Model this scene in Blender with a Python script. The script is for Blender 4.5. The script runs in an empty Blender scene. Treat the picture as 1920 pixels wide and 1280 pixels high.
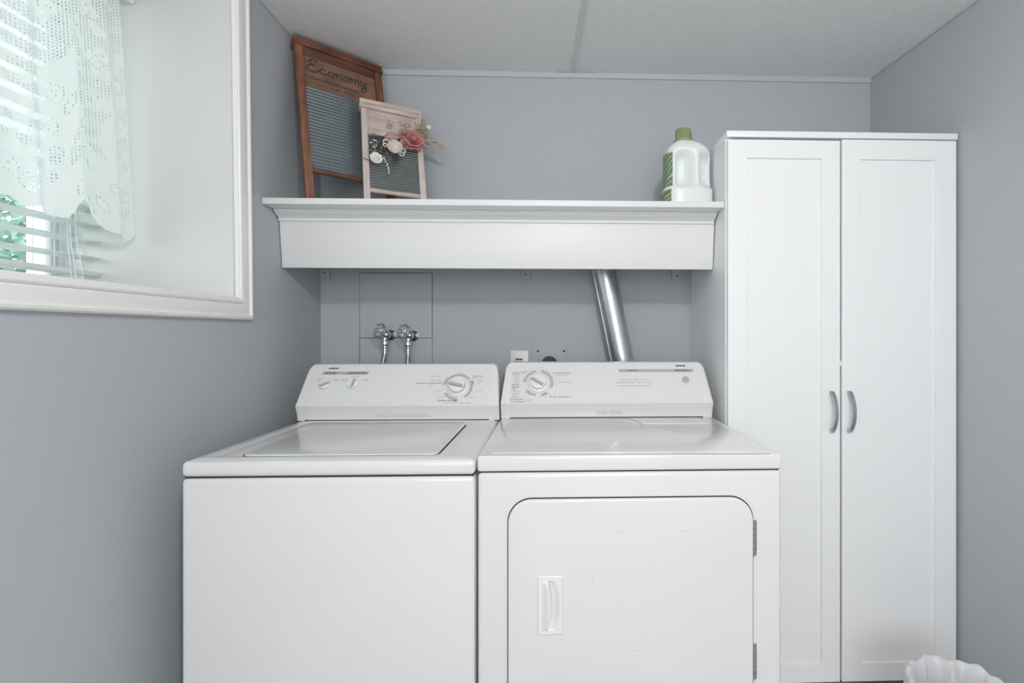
import bpy, bmesh, math, random
from mathutils import Vector, Matrix, Euler
random.seed(7)
PI = math.pi
SC = bpy.context.scene
COL = SC.collection

# ---------------------------------------------------------------- camera, exposure, world, lights
cam_d = bpy.data.cameras.new('camera'); cam = bpy.data.objects.new('camera', cam_d); COL.objects.link(cam)
cam_d.sensor_width = 36.0; cam_d.lens = 36.0 * 922.06 / 1920.0
cam_d.shift_x = -(1068.15 - 960.0) / 1920.0
cam_d.shift_y = (624.48 - 640.0) / 1920.0
cam_d.clip_start = 0.02
CAM = Vector((0.0, -2.0718, 1.2119))
cam.location = CAM
cam.rotation_euler = (PI / 2, 0, -0.0326)
SC.camera = cam
SC.view_settings.view_transform = 'Standard'
SC.view_settings.look = 'None'
SC.view_settings.exposure = 0.0
SC.view_settings.gamma = 1.0
SC.view_settings.use_curve_mapping = False
SC.cycles.max_bounces = 12
SC.cycles.diffuse_bounces = 8
SC.cycles.transparent_max_bounces = 24
SC.cycles.sample_clamp_indirect = 6.0

W = bpy.data.worlds.new('overcast_sky'); SC.world = W; W.use_nodes = True
bg = W.node_tree.nodes['Background']
bg.inputs['Color'].default_value = (0.96, 0.985, 1.0, 1); bg.inputs['Strength'].default_value = 4.8


def area_light(name, loc, rot, sx, sy, power, color=(1, 1, 1), spread=PI):
    d = bpy.data.lights.new(name, 'AREA'); d.shape = 'RECTANGLE'; d.size = sx; d.size_y = sy
    d.energy = power; d.color = color; d.spread = spread
    o = bpy.data.objects.new(name, d); COL.objects.link(o); o.location = loc; o.rotation_euler = rot
    return o


LAMP = (0.24, -2.25, 2.17)
area_light('rear_fill_light', (0.15, -4.22, 1.47), (PI / 2, 0, 0), 1.9, 1.35, 15.0, (1.0, 0.99, 0.98))  # added soft fill from behind the viewpoint, no known window there
pd = bpy.data.lights.new('lamp_light', 'POINT'); pd.energy = 39.0; pd.shadow_soft_size = 0.06; pd.color = (1.0, 0.965, 0.93)
po = bpy.data.objects.new('lamp_light', pd); COL.objects.link(po); po.location = LAMP

# ---------------------------------------------------------------- materials
def mat(name, color, rough=0.5, metal=0.0, spec=0.5, coat=0.0, noise=None, bump=None, trans=0.0, sheen=0.0, sss=0.0):
    """noise=(scale, amount) slow tint variation; bump=(scale, strength, detail)"""
    m = bpy.data.materials.new(name); m.use_nodes = True
    nt = m.node_tree; b = nt.nodes['Principled BSDF']
    b.inputs['Base Color'].default_value = (*color, 1)
    b.inputs['Roughness'].default_value = rough
    b.inputs['Metallic'].default_value = metal
    b.inputs['Specular IOR Level'].default_value = spec
    b.inputs['Coat Weight'].default_value = coat
    b.inputs['Transmission Weight'].default_value = trans
    b.inputs['Subsurface Weight'].default_value = sss
    if sss: b.inputs['Subsurface Radius'].default_value = (0.02, 0.02, 0.02)
    tc = nt.nodes.new('ShaderNodeTexCoord')
    if noise:
        n = nt.nodes.new('ShaderNodeTexNoise'); n.inputs['Scale'].default_value = noise[0]; n.inputs['Detail'].default_value = 5
        nt.links.new(tc.outputs['Object'], n.inputs['Vector'])
        mx = nt.nodes.new('ShaderNodeMix'); mx.data_type = 'RGBA'
        a = noise[1]
        mx.inputs['A'].default_value = (*[c * (1 - a) for c in color], 1)
        mx.inputs['B'].default_value = (*[min(1, c * (1 + a)) for c in color], 1)
        nt.links.new(n.outputs['Fac'], mx.inputs['Factor']); nt.links.new(mx.outputs['Result'], b.inputs['Base Color'])
    if bump:
        n2 = nt.nodes.new('ShaderNodeTexNoise'); n2.inputs['Scale'].default_value = bump[0]; n2.inputs['Detail'].default_value = bump[2]
        nt.links.new(tc.outputs['Object'], n2.inputs['Vector'])
        bp = nt.nodes.new('ShaderNodeBump'); bp.inputs['Strength'].default_value = bump[1]; bp.inputs['Distance'].default_value = 0.004
        nt.links.new(n2.outputs['Fac'], bp.inputs['Height']); nt.links.new(bp.outputs['Normal'], b.inputs['Normal'])
    return m


M = {}
M['wall'] = mat('blue_grey_wall_paint', (0.435, 0.457, 0.484), 0.72, noise=(1.4, 0.03), bump=(260, 0.12, 2), spec=0.25)
M['ceiling'] = mat('textured_ceiling_panel', (0.80, 0.80, 0.80), 0.85, noise=(120, 0.10), bump=(170, 0.9, 4), spec=0.15)
M['ctrim'] = mat('ceiling_moulding_paint', (0.47, 0.485, 0.50), 0.6, noise=(5, 0.03))
M['floor'] = mat('grey_vinyl_floor', (0.60, 0.59, 0.57), 0.5, noise=(6, 0.15))
M['white'] = mat('white_gloss_paint', (0.83, 0.83, 0.815), 0.35, noise=(3, 0.012), bump=(60, 0.03, 2))
M['jamb'] = mat('window_recess_paint', (0.64, 0.64, 0.625), 0.45, noise=(3, 0.015))
M['shelf'] = mat('shelf_white_paint', (0.74, 0.742, 0.745), 0.42, noise=(4, 0.012))
M['lam'] = mat('white_cabinet_laminate', (0.83, 0.84, 0.85), 0.38, noise=(2, 0.01))
M['enamel'] = mat('white_appliance_enamel', (0.71, 0.715, 0.72), 0.20, coat=0.3, noise=(4, 0.012))
M['cap'] = mat('warm_white_plastic', (0.71, 0.715, 0.70), 0.32, noise=(9, 0.01))
M['plastic'] = mat('white_plastic', (0.76, 0.76, 0.755), 0.3, noise=(12, 0.01))
M['gap'] = mat('dark_recess', (0.035, 0.035, 0.037), 0.8, noise=(20, 0.1))
M['joint'] = mat('paint_filled_joint', (0.13, 0.14, 0.15), 0.8, noise=(20, 0.1))
M['grey_ink'] = mat('grey_panel_ink', (0.28, 0.285, 0.29), 0.5, noise=(30, 0.02))
M['light_ink'] = mat('light_grey_ink', (0.40, 0.405, 0.41), 0.5, noise=(30, 0.02))
M['mid_ink'] = mat('fine_print_ink', (0.17, 0.17, 0.18), 0.5, noise=(30, 0.02))
M['dark_ink'] = mat('black_logo_ink', (0.02, 0.02, 0.022), 0.5, noise=(30, 0.05))
M['chrome'] = mat('chrome', (0.72, 0.72, 0.73), 0.14, metal=1, noise=(60, 0.08))
M['nickel'] = mat('brushed_nickel', (0.52, 0.53, 0.54), 0.30, metal=1, noise=(80, 0.05))
M['steel'] = mat('hinge_steel', (0.36, 0.37, 0.38), 0.40, metal=1, noise=(200, 0.3))
M['duct'] = mat('galvanised_duct', (0.62, 0.63, 0.64), 0.33, metal=1, noise=(25, 0.10), bump=(14, 0.25, 3))
M['black'] = mat('black_plastic', (0.02, 0.02, 0.022), 0.4, noise=(30, 0.1))
M['cord'] = mat('white_cord', (0.85, 0.86, 0.86), 0.7, noise=(60, 0.05))
M['vinyl'] = mat('white_vinyl_window', (0.82, 0.86, 0.87), 0.4, noise=(9, 0.01))
M['slat'] = mat('white_blind_slat', (0.84, 0.87, 0.88), 0.4, noise=(9, 0.01))
M['jug'] = mat('milky_plastic', (0.74, 0.78, 0.785), 0.34, noise=(8, 0.02), sss=0.15)
M['green'] = mat('olive_green_plastic', (0.25, 0.30, 0.16), 0.4, noise=(14, 0.06))
M['rose'] = mat('dusty_rose_petal', (0.60, 0.25, 0.26), 0.8, noise=(60, 0.25))
M['palepink'] = mat('faded_pink_petal', (0.56, 0.37, 0.36), 0.85, noise=(90, 0.25))
M['cream'] = mat('cream_dried_flower', (0.70, 0.65, 0.56), 0.85, noise=(120, 0.2))
M['paleleaf'] = mat('pale_green_white_petal', (0.66, 0.69, 0.64), 0.8, noise=(60, 0.15))
M['twig'] = mat('dark_dried_twig', (0.065, 0.06, 0.052), 0.85, noise=(60, 0.3))
M['tan'] = mat('tan_dried_leaf', (0.38, 0.29, 0.21), 0.85, noise=(60, 0.25))
M['pearl'] = mat('silver_pearl', (0.62, 0.64, 0.64), 0.2, noise=(40, 0.05), coat=0.6)
M['leaf'] = mat('outdoor_foliage', (0.23, 0.33, 0.29), 0.6, noise=(3, 0.4))
M['grass'] = mat('outdoor_ground', (0.30, 0.36, 0.30), 0.9, noise=(2, 0.3))
M['rubber'] = mat('grey_hose', (0.16, 0.165, 0.17), 0.5, noise=(90, 0.3))


def wood(name, c1, c2, rough, scale, axis='Z', blotch=0.4):
    m = bpy.data.materials.new(name); m.use_nodes = True; nt = m.node_tree; b = nt.nodes['Principled BSDF']
    tc = nt.nodes.new('ShaderNodeTexCoord'); mp = nt.nodes.new('ShaderNodeMapping')
    s = [scale, scale, scale]; s['XYZ'.index(axis)] = scale * 0.08
    mp.inputs['Scale'].default_value = s
    nt.links.new(tc.outputs['Object'], mp.inputs['Vector'])
    n = nt.nodes.new('ShaderNodeTexNoise'); n.inputs['Scale'].default_value = 1.0; n.inputs['Detail'].default_value = 6; n.inputs['Distortion'].default_value = 0.6
    nt.links.new(mp.outputs['Vector'], n.inputs['Vector'])
    n2 = nt.nodes.new('ShaderNodeTexNoise'); n2.inputs['Scale'].default_value = 14; n2.inputs['Detail'].default_value = 4
    nt.links.new(tc.outputs['Object'], n2.inputs['Vector'])
    ad = nt.nodes.new('ShaderNodeMix'); ad.data_type = 'FLOAT'; ad.inputs['Factor'].default_value = blotch
    nt.links.new(n.outputs['Fac'], ad.inputs['A']); nt.links.new(n2.outputs['Fac'], ad.inputs['B'])
    cr = nt.nodes.new('ShaderNodeValToRGB'); cr.color_ramp.elements[0].position = 0.36; cr.color_ramp.elements[1].position = 0.64
    cr.color_ramp.elements[0].color = (*c1, 1); cr.color_ramp.elements[1].color = (*c2, 1)
    nt.links.new(ad.outputs['Result'], cr.inputs['Fac']); nt.links.new(cr.outputs['Color'], b.inputs['Base Color'])
    b.inputs['Roughness'].default_value = rough
    bp = nt.nodes.new('ShaderNodeBump'); bp.inputs['Strength'].default_value = 0.3; bp.inputs['Distance'].default_value = 0.002
    nt.links.new(n.outputs['Fac'], bp.inputs['Height']); nt.links.new(bp.outputs['Normal'], b.inputs['Normal'])
    return m


M['oldwood'] = wood('aged_red_brown_wood', (0.095, 0.034, 0.018), (0.30, 0.130, 0.072), 0.45, 60, 'Z')
M['oldwood_h'] = wood('aged_red_brown_wood_crosswise', (0.075, 0.027, 0.015), (0.24, 0.10, 0.055), 0.5, 60, 'X')
M['darkwood'] = wood('dark_brown_wood', (0.045, 0.017, 0.010), (0.13, 0.05, 0.028), 0.5, 60, 'X')
M['panelwood'] = wood('weathered_brown_panel', (0.12, 0.060, 0.038), (0.27, 0.150, 0.098), 0.65, 50, 'X', 0.55)
M['palewood'] = wood('whitewashed_pinkish_wood', (0.46, 0.375, 0.335), (0.66, 0.575, 0.53), 0.6, 60, 'Z')
M['palewood_h'] = wood('whitewashed_pinkish_wood_crosswise', (0.40, 0.32, 0.285), (0.64, 0.55, 0.50), 0.6, 60, 'X')
M['ribglass'] = mat('ribbed_blue_grey_glass', (0.34, 0.39, 0.41), 0.20, metal=0.75, noise=(25, 0.12), coat=0.4)
M['ribglass_s'] = mat('ribbed_green_grey_glass', (0.36, 0.385, 0.385), 0.22, metal=0.75, noise=(25, 0.12), coat=0.3)


def glass_mat():
    m = bpy.data.materials.new('window_glass'); m.use_nodes = True; nt = m.node_tree
    nt.nodes.remove(nt.nodes['Principled BSDF']); out = nt.nodes['Material Output']
    t = nt.nodes.new('ShaderNodeBsdfTransparent'); t.inputs['Color'].default_value = (0.93, 0.985, 0.975, 1)
    g = nt.nodes.new('ShaderNodeBsdfGlossy'); g.inputs['Roughness'].default_value = 0.02
    fr = nt.nodes.new('ShaderNodeFresnel'); fr.inputs['IOR'].default_value = 1.25
    mx = nt.nodes.new('ShaderNodeMixShader')
    nt.links.new(fr.outputs[0], mx.inputs[0]); nt.links.new(t.outputs[0], mx.inputs[1]); nt.links.new(g.outputs[0], mx.inputs[2])
    nt.links.new(mx.outputs[0], out.inputs['Surface'])
    return m


M['glass'] = glass_mat()


def lace_mat():
    m = bpy.data.materials.new('white_floral_lace'); m.use_nodes = True; nt = m.node_tree
    nt.nodes.remove(nt.nodes['Principled BSDF']); out = nt.nodes['Material Output']
    L = nt.links.new
    def math_(op, a, b=None, clamp=False):
        n = nt.nodes.new('ShaderNodeMath'); n.operation = op; n.use_clamp = clamp
        for i, v in enumerate((a, b)):
            if v is None: continue
            if isinstance(v, (int, float)): n.inputs[i].default_value = v
            else: L(v, n.inputs[i])
        return n.outputs[0]
    uv = nt.nodes.new('ShaderNodeUVMap'); uv.uv_map = 'cloth'
    sep = nt.nodes.new('ShaderNodeSeparateXYZ'); L(uv.outputs[0], sep.inputs[0])
    u, v = sep.outputs[0], sep.outputs[1]        # metres along the cloth, metres above its hem
    p = 2 * PI / 0.0085
    su = math_('SINE', math_('MULTIPLY', u, p)); sv = math_('SINE', math_('MULTIPLY', v, p))
    net = math_('MULTIPLY', math_('GREATER_THAN', su, 0.05), math_('GREATER_THAN', sv, 0.05))
    # flowers: solid discs around cell centres, ringed with holes
    vo = nt.nodes.new('ShaderNodeTexVoronoi'); vo.inputs['Scale'].default_value = 17.0; vo.feature = 'F1'; vo.inputs['Randomness'].default_value = 0.75
    L(uv.outputs[0], vo.inputs['Vector'])
    d = vo.outputs['Distance']
    ring = math_('LESS_THAN', math_('ABSOLUTE', math_('SUBTRACT', d, 0.36)), 0.05)
    heart = math_('LESS_THAN', math_('ABSOLUTE', math_('SUBTRACT', d, 0.13)), 0.03)
    nz = nt.nodes.new('ShaderNodeTexNoise'); nz.inputs['Scale'].default_value = 11.0; nz.inputs['Detail'].default_value = 1.0
    L(uv.outputs[0], nz.inputs['Vector'])
    # the net ground takes over higher up the cloth
    lim = math_('SUBTRACT', 0.60, math_('MULTIPLY', math_('SUBTRACT', v, 0.10), 0.45))
    lim = math_('MAXIMUM', lim, 0.42)
    ground = math_('MULTIPLY', math_('GREATER_THAN', nz.outputs['Fac'], lim), math_('GREATER_THAN', d, 0.38))
    zone = math_('MAXIMUM', math_('MAXIMUM', ring, heart), ground)
    hem = math_('GREATER_THAN', v, 0.012)
    hole = math_('MULTIPLY', math_('MULTIPLY', net, zone), hem)
    dif = nt.nodes.new('ShaderNodeBsdfDiffuse'); dif.inputs['Color'].default_value = (0.80, 0.82, 0.825, 1)
    trl = nt.nodes.new('ShaderNodeBsdfTranslucent'); trl.inputs['Color'].default_value = (0.90, 0.93, 0.935, 1)
    m1 = nt.nodes.new('ShaderNodeMixShader'); m1.inputs[0].default_value = 0.38
    L(dif.outputs[0], m1.inputs[1]); L(trl.outputs[0], m1.inputs[2])
    tr = nt.nodes.new('ShaderNodeBsdfTransparent')
    # thin weave lets some view through; denser at flower discs
    thin = math_('MULTIPLY', math_('GREATER_THAN', d, 0.36), 0.03)
    a = math_('MAXIMUM', hole, math_('ADD', thin, 0.02), True)
    m2 = nt.nodes.new('ShaderNodeMixShader')
    L(a, m2.inputs[0]); L(m1.outputs[0], m2.inputs[1]); L(tr.outputs[0], m2.inputs[2])
    L(m2.outputs[0], out.inputs['Surface'])
    return m


M['lace'] = lace_mat()


def bag_mat():
    m = bpy.data.materials.new('thin_white_bag_plastic'); m.use_nodes = True; nt = m.node_tree
    b = nt.nodes['Principled BSDF']; out = nt.nodes['Material Output']
    b.inputs['Base Color'].default_value = (0.87, 0.87, 0.885, 1); b.inputs['Roughness'].default_value = 0.2
    n = nt.nodes.new('ShaderNodeTexNoise'); n.inputs['Scale'].default_value = 40
    tc = nt.nodes.new('ShaderNodeTexCoord'); nt.links.new(tc.outputs['Object'], n.inputs['Vector'])
    bp = nt.nodes.new('ShaderNodeBump'); bp.inputs['Strength'].default_value = 0.3; bp.inputs['Distance'].default_value = 0.004
    nt.links.new(n.outputs['Fac'], bp.inputs['Height']); nt.links.new(bp.outputs['Normal'], b.inputs['Normal'])
    tl = nt.nodes.new('ShaderNodeBsdfTranslucent'); tl.inputs['Color'].default_value = (0.85, 0.85, 0.87, 1)
    mx = nt.nodes.new('ShaderNodeMixShader'); mx.inputs[0].default_value = 0.3
    nt.links.new(b.outputs[0], mx.inputs[1]); nt.links.new(tl.outputs[0], mx.inputs[2])
    nt.links.new(mx.outputs[0], out.inputs['Surface'])
    return m


M['bag'] = bag_mat()
M['slat'] = bag_mat(); M['slat'].name = 'white_blind_slat'; M['slat'].node_tree.nodes['Principled BSDF'].inputs['Base Color'].default_value = (0.86, 0.88, 0.885, 1)
M['slat'].node_tree.nodes['Principled BSDF'].inputs['Roughness'].default_value = 0.4


def emit_mat(name, c, s):
    m = bpy.data.materials.new(name); m.use_nodes = True; b = m.node_tree.nodes['Principled BSDF']
    b.inputs['Base Color'].default_value = (0.9, 0.9, 0.9, 1)
    b.inputs['Emission Color'].default_value = (*c, 1); b.inputs['Emission Strength'].default_value = s
    return m


M['added_pane_glow'] = emit_mat('added_pane_emission', (0.95, 0.98, 1.0), 2.2)  # glow for the invented window on the front wall


def braid_mat():
    m = mat('braided_steel_hose', (0.30, 0.31, 0.32), 0.35, metal=0.8)
    nt = m.node_tree; b = nt.nodes['Principled BSDF']
    tc = nt.nodes.new('ShaderNodeTexCoord'); w = nt.nodes.new('ShaderNodeTexWave'); w.inputs['Scale'].default_value = 120
    w.bands_direction = 'DIAGONAL'; nt.links.new(tc.outputs['Object'], w.inputs['Vector'])
    cr = nt.nodes.new('ShaderNodeValToRGB'); cr.color_ramp.elements[0].color = (0.08, 0.085, 0.09, 1); cr.color_ramp.elements[1].color = (0.55, 0.56, 0.57, 1)
    nt.links.new(w.outputs['Fac'], cr.inputs['Fac']); nt.links.new(cr.outputs['Color'], b.inputs['Base Color'])
    return m


M['braid'] = braid_mat()


def label_mat():
    m = bpy.data.materials.new('green_jug_label'); m.use_nodes = True; nt = m.node_tree; b = nt.nodes['Principled BSDF']
    tc = nt.nodes.new('ShaderNodeTexCoord'); mp = nt.nodes.new('ShaderNodeMapping'); mp.inputs['Rotation'].default_value = (0.5, 0.3, 0)
    nt.links.new(tc.outputs['Object'], mp.inputs['Vector'])
    w = nt.nodes.new('ShaderNodeTexWave'); w.inputs['Scale'].default_value = 18; w.bands_direction = 'Z'; w.inputs['Distortion'].default_value = 7.0
    nt.links.new(mp.outputs['Vector'], w.inputs['Vector'])
    cr = nt.nodes.new('ShaderNodeValToRGB'); cr.color_ramp.elements[0].color = (0.15, 0.21, 0.13, 1); cr.color_ramp.elements[1].color = (0.42, 0.49, 0.34, 1)
    cr.color_ramp.elements[0].position = 0.72; cr.color_ramp.elements[1].position = 0.98
    nt.links.new(w.outputs['Fac'], cr.inputs['Fac']); nt.links.new(cr.outputs['Color'], b.inputs['Base Color']); b.inputs['Roughness'].default_value = 0.45
    return m


M['label'] = label_mat()

# ---------------------------------------------------------------- mesh helpers
class MB:
    def __init__(s): s.bm = bmesh.new()

    def _merge(s, t, mtx=None):
        if mtx is not None: bmesh.ops.transform(t, matrix=mtx, verts=t.verts)
        me = bpy.data.meshes.new('tmp'); t.to_mesh(me); t.free(); s.bm.from_mesh(me); bpy.data.meshes.remove(me)
        return s

    def box(s, x0, x1, y0, y1, z0, z1, bev=0.0, seg=2, mtx=None):
        t = bmesh.new(); bmesh.ops.create_cube(t, size=1)
        for v in t.verts:
            v.co = Vector(((x0 + x1) / 2 + v.co.x * (x1 - x0), (y0 + y1) / 2 + v.co.y * (y1 - y0), (z0 + z1) / 2 + v.co.z * (z1 - z0)))
        if bev > 0: bmesh.ops.bevel(t, geom=list(t.edges), offset=bev, segments=seg, profile=0.5, affect='EDGES')
        return s._merge(t, mtx)

    def prism(s, poly, axis, a0, a1, bev=0.0, seg=2, mtx=None):
        """poly: 2D points in the two other axes (in xyz order) extruded along axis"""
        t = bmesh.new()
        def P(p, a):
            return {'x': (a, p[0], p[1]), 'y': (p[0], a, p[1]), 'z': (p[0], p[1], a)}[axis]
        A = [t.verts.new(P(p, a0)) for p in poly]; B = [t.verts.new(P(p, a1)) for p in poly]
        n = len(poly)
        t.faces.new(A); t.faces.new(B[::-1])
        for i in range(n): t.faces.new((A[i], B[i], B[(i + 1) % n], A[(i + 1) % n]))
        bmesh.ops.recalc_face_normals(t, faces=t.faces)
        if bev > 0:
            ed = [e for e in t.edges if len(e.link_faces) == 2 and e.calc_face_angle(0) > 0.5]
            bmesh.ops.bevel(t, geom=ed, offset=bev, segments=seg, profile=0.5, affect='EDGES')
        return s._merge(t, mtx)

    def loft(s, rings, closed=True, cap=True, mtx=None):
        t = bmesh.new(); R = [[t.verts.new(p) for p in r] for r in rings]
        n = len(rings[0])
        for a, b in zip(R[:-1], R[1:]):
            for i in range(n if closed else n - 1):
                j = (i + 1) % n
                t.faces.new((a[i], a[j], b[j], b[i]))
        if cap and closed:
            t.faces.new(R[0][::-1]); t.faces.new(R[-1])
        bmesh.ops.recalc_face_normals(t, faces=t.faces)
        return s._merge(t, mtx)

    def tube(s, path, r, seg=10, closed=False, cap=True, mtx=None):
        path = [Vector(p) for p in path]; n = len(path)
        rad = r if isinstance(r, (list, tuple)) else [r] * n
        rings = []; up = None
        for i, p in enumerate(path):
            if closed: t = (path[(i + 1) % n] - path[i - 1]).normalized()
            else: t = (path[min(i + 1, n - 1)] - path[max(i - 1, 0)]).normalized()
            if up is None:
                up = Vector((0, 0, 1)) if abs(t.z) < 0.9 else Vector((0, 1, 0))
            u = (up - t * up.dot(t))
            if u.length < 1e-6: u = t.orthogonal()
            u.normalize(); w = t.cross(u); up = u
            rings.append([p + (u * math.cos(a) + w * math.sin(a)) * rad[i] for a in (2 * PI * k / seg for k in range(seg))])
        if closed: rings.append(rings[0])
        return s.loft(rings, True, cap and not closed, mtx)

    def lathe(s, prof, center=(0, 0, 0), seg=32, mtx=None, sx=1.0, sy=1.0):
        """prof: (r, z) list, around z"""
        rings = [[(center[0] + r * sx * math.cos(2 * PI * k / seg), center[1] + r * sy * math.sin(2 * PI * k / seg), center[2] + z) for k in range(seg)] for r, z in prof]
        return s.loft(rings, True, True, mtx)

    def ball(s, c, r, sub=2, sc=(1, 1, 1), mtx=None):
        t = bmesh.new(); bmesh.ops.create_icosphere(t, subdivisions=sub, radius=1)
        for v in t.verts: v.co = Vector((c[0] + v.co.x * r * sc[0], c[1] + v.co.y * r * sc[1], c[2] + v.co.z * r * sc[2]))
        return s._merge(t, mtx)

    def quad(s, pts, mtx=None):
        t = bmesh.new(); t.faces.new([t.verts.new(p) for p in pts]); return s._merge(t, mtx)

    def build(s, name, m, parent=None, local=False, angle=35, smooth=True):
        off = Vector((0, 0, 0))
        if parent is not None and not local:
            q = parent
            while q is not None: off += q.location; q = q.parent
        if off.length > 0: bmesh.ops.translate(s.bm, verts=s.bm.verts, vec=-off)
        me = bpy.data.meshes.new(name); s.bm.to_mesh(me); s.bm.free()
        me.materials.append(m)
        if smooth:
            me.polygons.foreach_set('use_smooth', [True] * len(me.polygons))
            me.set_sharp_from_angle(angle=math.radians(angle))
        o = bpy.data.objects.new(name, me); COL.objects.link(o)
        if parent is not None: o.parent = parent
        return o


def tag(o, label=None, cat=None, group=None, kind=None):
    if label: o['label'] = label
    if cat: o['category'] = cat
    if group: o['group'] = group
    if kind: o['kind'] = kind
    return o


def thing(name, label, cat, loc, rot=(0, 0, 0), group=None):
    o = bpy.data.objects.new(name, None); COL.objects.link(o); o.location = loc; o.rotation_euler = rot
    o.empty_display_size = 0.05
    return tag(o, label, cat, group)


def struct(o): o['kind'] = 'structure'; return o


def smooth_path(pts, n=8):
    """Catmull-Rom through points"""
    P = [Vector(p) for p in pts]; P = [P[0] * 2 - P[1]] + P + [P[-1] * 2 - P[-2]]; out = []
    for i in range(1, len(P) - 2):
        a, b, c, d = P[i - 1:i + 3]
        for k in range(n):
            t = k / n
            out.append(0.5 * ((2 * b) + (c - a) * t + (2 * a - 5 * b + 4 * c - d) * t * t + (3 * b - a - 3 * c + d) * t ** 3))
    out.append(P[-2]); return out


def rrect(x0, x1, z0, z1, r, n=6):
    pts = []
    for cx, cz, a0 in ((x1 - r, z1 - r, 0), (x0 + r, z1 - r, PI / 2), (x0 + r, z0 + r, PI), (x1 - r, z0 + r, 1.5 * PI)):
        for k in range(n + 1):
            a = a0 + PI / 2 * k / n; pts.append((cx + r * math.cos(a), cz + r * math.sin(a)))
    return pts


def text_into(mb, s, frame, w=None, h=None, align='l', shear=0.0, bold=0.0):
    """frame: Matrix whose x is reading direction, y is up, z is out; text fitted to width w and height h"""
    c = bpy.data.curves.new('txt', 'FONT'); c.body = s; c.size = 1; c.shear = shear; c.offset = bold; c.resolution_u = 2
    o = bpy.data.objects.new('txt', c); COL.objects.link(o)
    bpy.context.view_layer.update()
    dg = bpy.context.evaluated_depsgraph_get(); e = o.evaluated_get(dg); me = bpy.data.meshes.new_from_object(e)
    bpy.data.objects.remove(o)
    if len(me.vertices) == 0: return
    xs = [v.co.x for v in me.vertices]; x0, x1 = min(xs), max(xs)
    k = w / (x1 - x0) if w else None
    hh = h / 0.70 if h else k
    if k is None: k = hh
    tot = (x1 - x0) * k; ox = {'l': 0, 'c': -tot / 2, 'r': -tot}[align]
    for v in me.vertices: v.co = frame @ Vector(((v.co.x - x0) * k + ox, v.co.y * hh, 0))
    mb.bm.from_mesh(me); bpy.data.meshes.remove(me)


# ---------------------------------------------------------------- the room
XL, XR, ZC, YF = -0.9655, 1.3599, 2.3052, -4.3
def xr(y): return XR - 0.062 * y            # the right wall runs slightly out of square
struct(MB().box(XL - 0.75, XR + 0.6, 0.0, 0.10, 0, ZC + 0.1).build('wall_back', M['wall']))
rw = [(xr(0), 0.0), (xr(0) + 0.12, 0.0), (xr(YF) + 0.12, YF), (xr(YF), YF)]
struct(MB().prism(rw, 'z', 0, ZC + 0.05).build('wall_right', M['wall']))
struct(MB().box(XL - 0.6, XR + 0.6, YF - 0.1, YF, 0, ZC + 0.1).build('wall_front', M['wall']))
struct(MB().box(XL - 0.6, XR + 0.6, YF, 0.0, -0.1, 0).build('floor', M['floor']))
struct(MB().box(XL - 0.6, XR + 0.6, YF, 0.0, ZC, ZC + 0.1).build('ceiling', M['ceiling']))

# window opening in the left wall (thick masonry wall, deep recess)
SILL, HEAD = 1.3185, 2.235
YJ, YJ2 = -0.5502, -1.70
def lean(z): return -0.0188 * (z - 1.2533)   # the frame leans a touch
XO = -1.50
wl = MB()
wl.box(XO, XL, YF, YJ2, 0, ZC); wl.box(XO, XL, YJ2, 0.0, 0, SILL); wl.box(XO, XL, YJ2, 0.0, HEAD, ZC)
wl.prism([(YJ + lean(SILL), SILL), (0.0, SILL), (0.0, HEAD), (YJ + lean(HEAD), HEAD)], 'x', XO, XL)
struct(wl.build('wall_left', M['wall']))

# window: casing, recess lining, frame, sash, glass
jl = MB()
jl.prism([(YJ + lean(SILL) - 0.004, SILL), (YJ + lean(SILL), SILL), (YJ + lean(HEAD), HEAD), (YJ + lean(HEAD) - 0.004, HEAD)], 'x', -1.458, XL + 0.001)
jl.box(-1.458, XL + 0.001, YJ2, YJ - 0.003, SILL, SILL + 0.004)
jl.box(-1.458, XL + 0.001, YJ2, YJ - 0.02, HEAD - 0.004, HEAD)
jl.box(-1.458, XL + 0.001, YJ2, YJ2 + 0.004, SILL, HEAD)
win = struct(jl.build('window_1', M['jamb']))
wf = MB()   # outer frame ring facing the room
def ring(mb, x0, x1, y0, y1, z0, z1, w, bev=0.003):
    mb.box(x0, x1, y0, y0 + w, z0, z1, bev); mb.box(x0, x1, y1 - w, y1, z0, z1, bev)
    mb.box(x0, x1, y0 + w, y1 - w, z0, z0 + w, bev); mb.box(x0, x1, y0 + w, y1 - w, z1 - w, z1, bev)
ring(wf, XO - 0.06, -1.458, YJ2 + 0.004, YJ - 0.006, SILL + 0.004, HEAD - 0.004, 0.010)
wf.box(-1.458, -1.438, YJ - 0.012, YJ - 0.004, SILL + 0.004, HEAD - 0.004, 0.001)
wf.box(-1.438, -1.405, YJ - 0.008, YJ - 0.004, SILL + 0.004, HEAD - 0.004, 0.001)
wf.build('window_frame', M['vinyl'], win)
sa = MB()
ym = -1.13
ring(sa, -1.500, -1.466, ym + 0.004, YJ - 0.019, SILL + 0.019, HEAD - 0.019, 0.024)
ring(sa, -1.522, -1.485, YJ2 + 0.04, ym - 0.004, SILL + 0.040, HEAD - 0.040, 0.052)
sa.build('window_sash', M['vinyl'], win)
sb_ = MB()
ring(sb_, -1.480, -1.462, ym + 0.024, YJ - 0.036, SILL + 0.036, HEAD - 0.036, 0.008, 0.002)
sb_.build('glazing_bead', M['vinyl'], win)
gp = MB(); gp.box(-1.479, -1.475, ym + 0.026, YJ - 0.040, SILL + 0.040, HEAD - 0.040); gp.build('window_pane', M['glass'], win)
gp = MB(); gp.box(-1.510, -1.506, YJ2 + 0.08, ym - 0.05, SILL + 0.08, HEAD - 0.08); gp.build('window_pane', M['glass'], win)

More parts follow.
